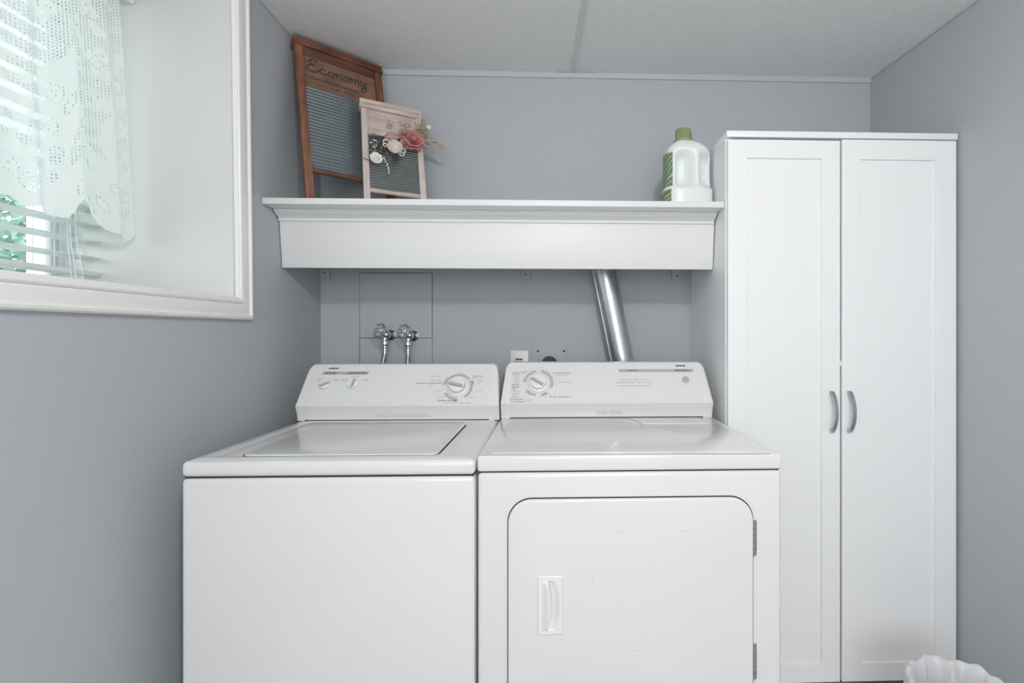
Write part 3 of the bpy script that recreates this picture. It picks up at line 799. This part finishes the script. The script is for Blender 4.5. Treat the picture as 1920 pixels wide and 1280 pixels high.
for s_, x0, x1, z in (('Heavy Duty', -.6010, -.5640, WT + .0200), ('Service intensif', -.6090, -.5640, WT + .0130), ('|', -.5550, -.5542, WT + .0200), ('|', -.5550, -.5542, WT + .0130), ('Super Capacity', -.5460, -.5040, WT + .0200), ('Super Capacité', -.5460, -.5030, WT + .0130), ('|', -.4960, -.4952, WT + .0200), ('|', -.4960, -.4952, WT + .0130), ('2 Speed Combinations', -.4870, -.4280, WT + .0200), ('2 combinaisons de vitesse', -.4870, -.4180, WT + .0130)):
    apron_T(wc, 'grey_ink', s_, x0, x1, z, .0030, -.3752)

# --- dryer
DX0, DX1, DYF = -.1820, .5548, -.8962
DT = .9197
d_ = thing('clothes_dryer', 'white front-loading dryer between the washer and the tall cabinet', 'dryer', ((DX0 + DX1) / 2, -.55, 0))
db = machine_body(d_, DX0, DX1, DYF, DT, .0380)
b = MB(); b.box(DX0, DX1, DYF, -.225, DT - .0380, DT, .0065, 4); b.build('top_panel', M['enamel'], d_)
pl = [(-.150, -.870), (.530, -.880), (.5290, -.500), (.505, -.5180), (.268, -.5100), (.256, -.504), (.240, -.455), (.228, -.440), (-.130, -.440), (-.150, -.455)]
b = MB(); b.prism(pl, 'z', DT - .002, DT + .0018, .0015, 2); b.build('top_emboss', M['enamel'], d_, angle=60)
b = MB(); b.prism([(.286, -.500), (.500, -.505), (.500, -.3995), (.262, -.3995)], 'z', DT - .002, DT + .0028, .002, 2); b.build('lint_screen_cover', M['enamel'], d_, angle=60)
b = MB(); b.prism([(DX0 + .008, -.8870), (DX1 - .03, -.8960 + .0012), (DX1 - .03, -.8950 + .0012), (DX0 + .008, -.8860)], 'z', DT - .0005, DT + .0002); b.build('top_joint', M['grey_ink'], d_)
# door with dark reveal and recess
ox0, ox1, oz0, oz1 = -.1080, .4800, .24, .8170
b = MB(); b.prism(rrect(ox0 - .0022, ox1 + .0030, oz0 - .003, oz1 + .0026, .058, 10), 'y', DYF - .0006, DYF + .004); b.build('door_gap', M['gap'], d_)
pz = (.4985, .6380, -.0385, .0218)
hy = DYF - .0100
x0, x1, z0, z1 = pz[2], pz[3], pz[0], pz[1]
hole = rrect(x0 + .001, x1 - .001, z0 + .001, z1 - .001, .006, 10)
def inset(o): return rrect(ox0 + o, ox1 - o, oz0 + o, oz1 - o, .0555 - o, 10)
rings = [[(p[0], DYF + .0005, p[1]) for p in inset(0)], [(p[0], hy + .0045, p[1]) for p in inset(0)], [(p[0], hy + .0020, p[1]) for p in inset(.0008)], [(p[0], hy + .0005, p[1]) for p in inset(.0025)], [(p[0], hy, p[1]) for p in inset(.0050)]]
rings += [[(p[0], hy, p[1]) for p in hole], [(p[0], DYF + .0005, p[1]) for p in hole]]
b = MB(); b.loft(rings, True, False); door = b.build('door', M['enamel'], d_, angle=50)
# moulded handle insert: rim, broad bowed grip on the left, deep finger scoop on the right
def hgt(x, z):
    """height toward the viewer, metres; x, z from the centre of the plate"""
    hx, hz = (x1 - x0) / 2, (z1 - z0) / 2
    e = min(hx - abs(x), hz - abs(z)); h = .0032 * min(1, max(0, e) / .0020) ** .6
    q = z / .0575
    if abs(q) < 1:
        win = (1 - abs(q) ** 4) ** .5; bow = (1 - q * q)
        xl = -.0062 + .0088 * bow; xr_ = .0118 + .0105 * bow
        if x < xl:
            t_ = max(0, (x + .0215) / (xl + .0215)); h += .0105 * (math.sin(t_ * PI / 2) ** 1.8) * win
        elif x < xr_:
            s_ = (x - xl) / (xr_ - xl); edge = min(1, s_ / .10)
            h += (.0105 * (1 - edge) - .0115 * (1 - s_ ** 1.7) * edge) * win
    return h
NX, NZ = 74, 168; rows = []
for j in range(NZ + 1):
    z = z0 + (z1 - z0) * j / NZ; rows.append([(x0 + (x1 - x0) * i / NX, hy - hgt(x0 + (x1 - x0) * i / NX - (x0 + x1) / 2, z - (z0 + z1) / 2) + .0002, z) for i in range(NX + 1)])
b = MB(); b.loft(rows, closed=False); b.build('door_handle', M['plastic'], door, angle=75)
for (xa, za, xb, zb_) in ((.150, .7385, .163, .7378), (.300, .742, .322, .737), (.332, .706, .342, .708), (.090, .622, .096, .634), (.190, .455, .205, .456)):
    b = MB(); b.tube([(xa, hy - .0001, za), (xb, hy - .0001, zb_)], .0004, 4); b.build('scuff_mark', M['light_ink'], door)
for zc in (.7176, .4195):
    b = MB()
    b.box(.4795, .4905, DYF - .0035, DYF - .0001, zc - .042, zc + .042, .0006, 1)
    for k in range(5):
        za = zc - .041 + k * .0166; b.tube([(.4822, DYF - .0062, za), (.4822, DYF - .0062, za + .0155)], .0034, 10)
    b.build('hinge', M['steel'], d_)
DZ = DT - .0005 - WT
dc = console(d_, DX0 + .0005, DX1 - .0008, -.1515, .5215, DT - .0005)
KX, KS = -.0535, .0850
knob(dc, KX, KS, .0295, .014, math.radians(-32), skirt=.0385)
b = MB(); F = face(.4660, .0900, 0)
b.lathe([(.0180, 0), (.0180, .003), (.0150, .0036), (.0145, .012), (.0135, .0135)], mtx=F, seg=32); pb = b.build('start_button', M['plastic'], dc)
b = MB(); b.lathe([(.0128, .0130), (.0124, .0142)], mtx=F, seg=32); b.build('button_face', M['light_ink'], pb)
for a_ in ((.0435, .0510, 102, 178), (.0430, .0525, -22, 78), (.0430, .0520, -146, -100), (.0430, .0540, -78, -50)): band(dc, 'light_ink', KX, KS, *a_)
g = MB()
bar(g, .2330, .5010, .1272, .1388, 0)
g.build('grey_band', M['light_ink'], dc, smooth=False)
for a_ in ((.0535, .0550, 155, 178, 10), (.0535, .0550, -143, -120, 10)): band(dc, 'mid_ink', KX, KS, *a_, name='dial_mark')
T(dc, 'dark_ink', 'KENMORE', .4401, .4760, .1520, .0058, shear=.1, bold=.045, name='logo_lettering')
g = MB()
for s_, x0, x1, sm in (('COMMANDE', .2620, .3020, .1330), ('PUSH TO START /', .4360, .4820, .1358), ('METTRE EN MARCHE', .4360, .4890, .1305)): T(dc, 'dark_ink', s_, x0, x1, sm, .0038, .0010, bold=.012)
for s_, x0, x1, sm, h in (('Permanent Press /', -.1461, -.0980, .1262, .0052), ('Normal', -.1461, -.1230, .1178, .0052), ('Auto Dry /', -.1467, -.1150, .0785, .0058), ('Séchage', -.1470, -.1210, .0703, .0058), ('Auto', -.1475, -.1310, .0622, .0058), ('Knit Delicate /', -.1480, -.1020, .0235, .0058), ('Tricot Délicats', -.1480, -.1010, .0145, .0058),
                        ('Timed Dry / Minuté', -.0040, .0600, .1240, .0054), ('Air Dry / Séchage à air', -.0149, .0600, .0316, .0058), ('70', -.0400, -.0350, .1400, .003), ('60', -.0280, -.0230, .1350, .003), ('50', -.0150, -.0100, .1240, .003), ('40', -.0050, 0, .1080, .003), ('30', .0030, .0070, .1000, .003), ('20', .0050, .0090, .0900, .003), ('10', .0060, .0100, .0790, .003), ('20', -.0160, -.0110, .0400, .003), ('10', -.0270, -.0220, .0330, .003)):
    T(dc, 'mid_ink' if h > .0040 else 'grey_ink', s_, x0, x1, sm, h, bold=.012)
g = MB()
for s_, x0, x1, sm, h in (('Touch Up / Défroissage', .0149, .0638, .0869, .0034), ('High Heat / Haute temp.', .0074, .0530, .1165, .0030), ('Less Dry /', -.1390, -.1200, .1100, .0026), ('Moins Sec', -.1390, -.1180, .1060, .0026), ('Normal Dry /', -.1400, -.1150, .0995, .0026), ('Normal', -.1390, -.1180, .0955, .0026), ('More Dry /', -.1400, -.1200, .0895, .0026), ('Plus Sec', -.1390, -.1200, .0855, .0026),
                        ('Less Dry /', -.1410, -.1200, .0560, .0026), ('Moins Sec', -.1410, -.1180, .0520, .0026), ('Normal Dry /', -.1420, -.1170, .0455, .0026), ('Normal', -.1420, -.1180, .0415, .0026), ('More Dry /', -.1420, -.1190, .0350, .0026), ('Plus Sec', -.1420, -.1200, .0310, .0026), ('Low Heat /', -.0960, -.0740, .0230, .0028), ('Basse temp.', -.0960, -.0720, .0180, .0028), ('Medium Heat', -.1030, -.0760, .1310, .0026), ('Off', -.0550, -.0510, .1330, .003), ('Off', -.0550, -.0510, .0330, .003),
                        ('Timed Dry / Minuté  •  High Heat / Haute temp.', .2306, .3353, .0965, .0034), ('Knit Delicate / Tricot Délicats  •  Low Heat / Basse temp.', .2222, .3436, .0850, .0034), ('Permanent Press / Normal  •  Medium Heat / Temp. moy.', .2261, .3422, .0725, .0034)):
    T(dc, 'mid_ink' if h > .0040 else 'grey_ink', s_, x0, x1, sm, h, bold=.012)
for s_, x0, x1, z in (('Heavy Duty', .1530, .1800, DT + .0200), ('Service intensif', .1480, .1850, DT + .0130), ('Super Capacity', .1960, .2340, DT + .0200), ('Super Capacité', .2010, .2370, DT + .0130)):
    apron_T(dc, 'grey_ink', s_, x0, x1, z, .0032, -.3752)

# cord between the machines
b = MB(); b.tube(smooth_path([(-.1845, -.135, .72), (-.1835, -.16, 1.00), (-.1838, -.19, 1.05), (-.184, -.206, .98), (-.1835, -.208, .80)]), .0075, 10)
tag(b.build('power_cord', M['rubber']), 'dark cord looping in the gap between washer and dryer', 'cord')

# ---------------------------------------------------------------- washboards
def washboard(name, label, loc, th, ph, Wd, Ht, mats, st, crest, brow_z, board_z, glass_z, rail_h, rail_r, dep, n, amp):
    t = thing(name, label, 'washboard', loc, (-ph, 0, th))
    mv, mh, mp_, mg = mats
    tan = math.tan(ph)
    for xa in (0, Wd - st):
        b = MB(); b.prism([(0, 0), (dep, dep * tan), (dep, crest), (0, crest)], 'x', xa, xa + st, .0018, 2); b.build('side_stile', M[mv], t, local=True)
    b = MB()
    b.box(-.006, Wd + .006, -.006, dep + .004, crest, crest + (Ht - crest) * .42, .0015, 2)
    b.box(-.002, Wd + .002, -.001, dep + .002, crest + (Ht - crest) * .42, crest + (Ht - crest) * .55, .0010, 2)
    b.box(-.004, Wd + .004, -.004, dep + .003, crest + (Ht - crest) * .55, Ht, .0020, 2)
    b.build('top_rail', M[mh], t, local=True)
    b = MB(); b.prism([(.0, brow_z), (dep - .004, brow_z - .004), (dep - .004, crest), (.0, crest)][::-1] if False else [(.006, crest - .0002), (dep - .008, brow_z), (dep - .004, brow_z), (dep - .004, crest - .0002)], 'x', st, Wd - st)
    b.build('sloped_soap_ledge', M['darkwood' if mh == 'oldwood_h' else mh], t, local=True)
    b = MB(); b.box(st, Wd - st, dep * .42, dep * .72, board_z, brow_z + .004, .001, 1)
    hb = b.build('head_board', M[mp_], t, local=True)
    # ribbed rubbing plate
    bm_ = MB(); pts = []
    steps = n * 8
    for k in range(steps + 1):
        z = glass_z + (board_z - glass_z) * k / steps; pts.append((dep * .42 - amp * math.sin(2 * PI * n * k / steps), z))
    poly = pts + [(dep * .72, board_z), (dep * .72, glass_z)]
    bm_.prism(poly, 'x', st - .001, Wd - st + .001); bm_.build('ribbed_plate', M[mg], t, local=True, angle=60)
    b = MB(); b.tube([(st - .001, dep * .5, rail_h), (Wd - st + .001, dep * .5, rail_h)], rail_r, 14); b.build('cross_rail', M[mh], t, local=True)
    return t, hb

big, head = washboard('washboard', 'large dark wooden washboard with carved Economy lettering leaning in the left corner', (-.8310, -.3870, 1.6608), .7086, .2597, .3140, .6510,
                      ('oldwood', 'oldwood_h', 'panelwood', 'ribglass'), .026, .6215, .586, .4640, .1330, .1250, .0088, .026, 25, .0048)
# script lettering pressed into the head board: strokes as thin raised dark lines
yb_ = .026 * .42 - .0004
strokes = {
 'E': [(.62, .90), (.50, 1.0), (.28, .98), (.18, .80), (.30, .62), (.48, .60), (.24, .55), (.04, .34), (.06, .10), (.28, .0), (.52, .08), (.66, .26)],
 'c': [(1.02, .38), (.92, .48), (.78, .42), (.74, .22), (.84, .06), (1.00, .08), (1.12, .20)],
 'o': [(1.30, .44), (1.18, .32), (1.20, .12), (1.34, .06), (1.44, .20), (1.40, .40), (1.30, .44), (1.46, .36), (1.54, .34)],
 'n': [(1.54, .34), (1.62, .44), (1.62, .06), (1.64, .30), (1.76, .44), (1.84, .36), (1.84, .10), (1.94, .08)],
 'o2': [(2.14, .44), (2.02, .32), (2.04, .12), (2.18, .06), (2.28, .20), (2.24, .40), (2.14, .44), (2.30, .36), (2.38, .34)],
 'm': [(2.38, .34), (2.46, .44), (2.46, .06), (2.48, .30), (2.58, .44), (2.66, .34), (2.66, .06), (2.68, .30), (2.78, .44), (2.86, .34), (2.86, .10), (2.94, .06)],
 'y': [(3.00, .44), (3.00, .20), (3.10, .08), (3.22, .16), (3.28, .44), (3.28, .0), (3.22, -.36), (3.06, -.44), (2.98, -.28), (3.14, -.10), (3.40, .08)]}
b = MB(); sx = .0685; ox_, oz_ = .036, .5290
for k, pts in strokes.items():
    pp = smooth_path([(ox_ + x * sx * .95, yb_, oz_ + .006 * (x / 3.3) + z * .052) for x, z in pts], 5)
    b.tube(pp, .0029 if k != 'E' else .0034, 6)
b.build('script_lettering', M['twig'], head, local=True)
b = MB()
FR = lambda x, z: Matrix.Translation((x, yb_ - .0004, z)) @ Matrix.Rotation(PI / 2, 4, 'X')
text_into(b, 'CANADIAN WOODENWARE', FR(.036, .4980), .185, .0100, bold=.03)
text_into(b, 'CO. LIMITED', FR(.070, .4790), .130, .0080, bold=.02)
b.build('printed_lettering', M['twig'], head, local=True, smooth=False)

small, _h = washboard('washboard', 'small whitewashed washboard decorated with dried flowers leaning before the larger one', (-.6664, -.3164, 1.6608), .4725, .2701, .2195, .4449,
                 ('palewood', 'palewood_h', 'palewood_h', 'ribglass_s'), .0215, .406, .364, .3020, .0800, .0715, .0085, .022, 21, .0046)

# ---------------------------------------------------------------- dried flower bouquet on the small washboard
bq = thing('dried_flower_bouquet', 'dried bouquet with a dusty pink rose wired to the small washboard', 'flowers', small.location.copy() + Vector((.0006, -.0011, -.0045)), (-.2701, 0, .4725))
R_ = random.Random(5)
def petal(mb, c, n, up, w, h, cup, curl=0.2):
    """a cupped petal: base at c, growing along up, bowed out along n"""
    n = n.normalized(); up = up.normalized(); side = up.cross(n).normalized()
    rows = 6; cols = 5; G = []
    for i in range(rows):
        v = i / (rows - 1); ww = w * (math.sin(PI * (0.18 + .70 * v)) ** .7); r = []
        for j in range(cols):
            u = -1 + 2 * j / (cols - 1)
            p = c + up * (h * v) + side * (ww * u) + n * (cup * math.sin(v * PI * .8) - cup * .9 * u * u * .6 + curl * h * max(0, v - .65) * 1.6)
            r.append(p)
        G.append(r)
    mb.loft(G, closed=False)
def rose(mb, c, r, ax=Vector((0, -1, .1))):
    ax = ax.normalized(); e1 = ax.orthogonal().normalized(); e2 = ax.cross(e1)
    for ring_i, (cnt, rad, tilt, sz) in enumerate(((3, .12, .05, .40), (5, .26, .25, .50), (6, .42, .55, .58), (7, .55, .95, .66), (8, .62, 1.25, .70))):
        for k in range(cnt):
            a = 2 * PI * (k + ring_i * .43) / cnt + R_.uniform(-.15, .15)
            rd = e1 * math.cos(a) + e2 * math.sin(a)
            up = (ax * math.cos(tilt) + rd * math.sin(tilt)); n = (-ax * math.sin(tilt) + rd * math.cos(tilt))
            petal(mb, c + rd * r * rad * .55 - ax * r * .25 * (ring_i / 4), n, up, r * sz * .62, r * sz * 1.05, r * .14, .25)
def L(a, o, b): return Vector((a, -o, b))
b = MB(); rose(b, L(.177, .028, .292), .040); b.build('pink_rose', M['rose'], bq, local=True, angle=180)
b = MB(); rose(b, L(.150, .020, .318), .030, Vector((-.3, -1, .3))); rose(b, L(.147, .022, .272), .020, Vector((-.3, -1, -.2)))
b.build('faded_rose', M['palepink'], bq, local=True, angle=180)
b = MB()
for i in range(170):     # round bud of tiny florets
    a = R_.uniform(0, 2 * PI); e = R_.uniform(-.4, 1); q = math.sqrt(max(0, 1 - e * e)); b.ball((.0985 + .021 * q * math.cos(a), -.030 - .015 * e, .284 + .021 * q * math.sin(a)), .0026, 1)
b.ball((.0985, -.028, .284), .019, 2, (1, .8, 1)); b.build('pink_bud', M['palepink'], bq, local=True)
b = MB()
for i in range(240):
    a = R_.uniform(0, 2 * PI); e = R_.uniform(-.3, 1); q = math.sqrt(max(0, 1 - e * e)); b.ball((.108 + .025 * q * math.cos(a), -.036 - .018 * e, .240 + .024 * q * math.sin(a)), .0026, 1)
b.ball((.108, -.034, .240), .0235, 2, (1, .8, 1))
for cx_, cz_, rr in ((.079, .262, .010), (.086, .275, .008), (.137, .236, .009), (.133, .222, .008), (.075, .248, .007)):
    b.tube([(cx_ + rr * math.cos(k * PI / 6), -.026, cz_ + rr * math.sin(k * PI / 6)) for k in range(12)], .0022, 6, closed=True)
b.build('cream_flower', M['cream'], bq, local=True)
b = MB()
for k in range(9):
    a = 2 * PI * k / 9; up = Vector((math.cos(a), -.35, math.sin(a))); petal(b, L(.043, .012, .190), Vector((0, -1, 0)), up, .009, .024, .003)
b.ball((.043, -.018, .190), .010, 2); b.build('white_leaf_flower', M['paleleaf'], bq, local=True, angle=180)
b = MB()
for i in range(60):
    k = i / 60; c = (.1557, .362) if i < 38 else (.092, .345); w_ = .022 if i < 38 else .013
    b.ball((c[0] + R_.gauss(0, w_ * .55), -.020 - R_.uniform(0, .014), c[1] + R_.gauss(0, .008)), R_.uniform(.0025, .0045), 1)
b.build('blossom_cluster', M['palepink'], bq, local=True)
b = MB()
for i in range(46):
    e = (R_.uniform(.02, .085), -.010 - R_.uniform(0, .012), R_.uniform(.205, .300)); s0 = (.110, -.016, .262)
    m_ = ((e[0] + s0[0]) / 2, -.022, (e[2] + s0[2]) / 2 + R_.uniform(-.01, .012)); b.tube(smooth_path([s0, m_, e], 3), .0012, 5)
for i in range(16):
    e = (R_.uniform(.095, .130), -.012 - R_.uniform(0, .012), R_.uniform(.175, .205)); b.tube([(.110, -.020, .235), e], .0008, 5)
b.build('twig_spray', M['twig'], bq, local=True)
b = MB()
for i in range(26):
    x = R_.uniform(.03, .085); z = R_.uniform(.21, .30); d1 = Vector((R_.uniform(-1, .2), R_.uniform(-.4, .4), R_.uniform(-.3, .6))).normalized(); petal(b, L(x, .018, z), Vector((0, -1, 0)), d1, .0022, .010, .001)
for i in range(9):
    k = i / 8; b.ball((.0735 + .013 * k + R_.uniform(-.004, .004), -.016, .2004 - .062 * k), .0036 - .0004 * k, 1)
b.build('small_leaves', M['paleleaf'], bq, local=True, angle=180)
b = MB()
for i in range(26):
    a = R_.uniform(-.3, 1.2); b.tube(smooth_path([(.190, -.016, .325), (.205 + .01 * math.cos(a), -.024, .345), (.200 + R_.uniform(.0, .045), -.020 - R_.uniform(0, .012), .330 + R_.uniform(-.045, .060))], 3), .0009, 5)
for p0, p1, w_ in ((L(.222, .018, .325), L(.300, .022, .272), .009), (L(.205, .016, .310), L(.265, .026, .300), .007), (L(.205, .018, .33), L(.235, .02, .37), .008), (L(.20, .018, .30), L(.235, .02, .27), .006)):
    petal(b, p0, Vector((0, -1, .2)), p1 - p0, w_, (p1 - p0).length, .004)
for i in range(110):
    b.ball((R_.gauss(.208, .016), -.016 - R_.uniform(0, .016), R_.gauss(.338, .018)), R_.uniform(.0012, .0034), 1)
for i in range(40):
    k = i / 40; b.ball((.225 + .06 * k + R_.gauss(0, .003), -.020, .322 - .040 * k + R_.gauss(0, .004)), .0018, 1)
b.build('tan_leaves', M['tan'], bq, local=True, angle=180)
b = MB(); b.ball((.2395, -.020, .362), .0125, 3); 
for i in range(6): b.ball((.2112 - .0004 * i, -.016, .4285 - .0100 * i), .0046, 2)
b.ball((.2200, -.020, .352), .008, 2); b.build('silver_bauble', M['pearl'], bq, local=True)
b = MB(); b.tube(smooth_path([(-.001, -.001, .196), (.006, -.0035, .192), (.018, -.0035, .188), (.026, -.004, .180), (.036, -.010, .184)], 4), .0011, 6)
b.build('binding_wire', M['twig'], bq, local=True)

# ---------------------------------------------------------------- detergent jug
JX, JY, JZ = .4870, -.285, 1.6608
jg = thing('detergent_jug', 'milky plastic detergent jug with olive green cap on the shelf beside the cabinet', 'jug', (JX, JY, JZ))
rings = []; NS = 72
def sup(a, rx, ry, n=2.8):
    c, s_ = math.cos(a), math.sin(a); return rx * math.copysign(abs(c) ** (2 / n), c), ry * math.copysign(abs(s_) ** (2 / n), s_)
levels = [(0, .086, .060, 0), (.004, .090, .064, 0), (.035, .0905, .0645, 0), (.068, .0900, .064, 0), (.073, .0860, .060, 0), (.080, .0835, .058, 0), (.10, .083, .058, 0), (.13, .083, .058, 0), (.16, .083, .058, 0), (.185, .083, .058, 0), (.20, .082, .057, 0), (.213, .0775, .055, -.001),
          (.224, .070, .050, -.002), (.234, .0585, .045, -.004), (.242, .045, .037, -.007), (.247, .034, .031, -.010), (.251, .029, .029, -.012), (.256, .028, .028, -.012)]
fine = []
for (a, b_) in zip(levels[:-1], levels[1:]):
    n_ = max(1, int((b_[0] - a[0]) / .006))
    for k in range(n_): fine.append(tuple(a[i] + (b_[i] - a[i]) * k / n_ for i in range(4)))
fine.append(levels[-1])
def bump(x, c, w): return math.exp(-((x - c) / w) ** 6)
for z, rx, ry, ox in fine:
    r_ = []
    for k in range(NS):
        a = 2 * PI * k / NS; x, y = sup(a, rx, ry)
        if y < 0:   # front: two hand recesses either side of a vertical grip
            dz = bump(z, .138, .056)
            inL = bump(x, -.024, .026) * dz; inR = bump(x, .058, .022) * dz
            y += .040 * inL + .042 * inR
        r_.append((JX + x + ox, JY + y, JZ + z))
    rings.append(r_)
b = MB(); b.loft(rings); jb = b.build('jug_body', M['jug'], jg, angle=60)
b = MB(); lab = []
for z in [.012 + .0125 * i for i in range(16)]:
    zz = min(z, .198); rx = .0915 if zz < .07 else .0845; ry = .0650 if zz < .07 else .0590
    lab.append([(JX + sup(a, rx, ry)[0], JY + sup(a, rx, ry)[1], JZ + zz) for a in [math.radians(150 + 78 * k / 14) for k in range(15)]])
b.loft(lab, closed=False); b.build('side_label', M['label'], jb, angle=80)
b = MB(); cx_ = JX - .012
b.lathe([(.0350, 0), (.0360, .003), (.0360, .008), (.0300, .016), (.0290, .019), (.0275, .045), (.0260, .0490), (.020, .0505)], (cx_, JY, JZ + .2450), 40)
for k in range(30):
    a = 2 * PI * k / 30; b.tube([(cx_ + .0293 * math.cos(a), JY + .0293 * math.sin(a), JZ + .270), (cx_ + .0278 * math.cos(a), JY + .0278 * math.sin(a), JZ + .293)], .0011, 6)
b.build('screw_cap', M['green'], jb)

# ---------------------------------------------------------------- waste bin with liner
BX, BY, BZ, BR = 1.092, -.800, .268, .122
t = thing('waste_bin', 'small bin lined with a crumpled white plastic bag in front of the cabinet', 'bin', (BX, BY, 0))
b = MB(); b.lathe([(BR * .75, 0), (BR * .78, .003), (BR, BZ - .01), (BR + .004, BZ - .01), (BR + .004, BZ - .004), (BR - .003, BZ - .004), (BR * .76, .006), (.01, .006)], (BX, BY, 0), 40); b.build('bin_body', M['plastic'], t)
b = MB(); rings = []; RB = random.Random(11)
ph1 = [RB.uniform(0, 6.28) for _ in range(6)]
N = 150
def fold(a, amp): return amp * (1.1 * abs(math.sin(6.5 * a + .4)) - .9 * abs(math.sin(10.5 * a + 1.1)) + math.sin(11 * a + ph1[0]) * .5 + math.sin(19 * a + ph1[1]) * .35 + math.sin(31 * a + ph1[2]) * .3 + math.sin(5 * a + ph1[3]) * .4)
for k, (dr, dz, amp, za) in enumerate(((.012, -.20, .007, .006), (.010, -.14, .006, 0), (.010, -.08, .005, 0), (.009, -.04, .005, 0), (.009, -.012, .004, 0), (.007, .001, .003, .004), (.001, .006, .002, .005), (-.006, .002, .002, .004), (-.011, -.02, .004, 0), (-.014, -.06, .006, 0), (-.02, -.12, .008, 0))):
    r_ = []
    for i in range(N):
        a = 2 * PI * i / N; rr = BR + dr + fold(a, amp)
        r_.append((BX + rr * math.cos(a), BY + rr * math.sin(a), BZ + dz + za * math.sin(7 * a + ph1[4]) + za * .7 * math.sin(17 * a + ph1[5])))
    rings.append(r_)
b.loft(rings, True, False); b.build('bag_liner', M['bag'], t, angle=180)
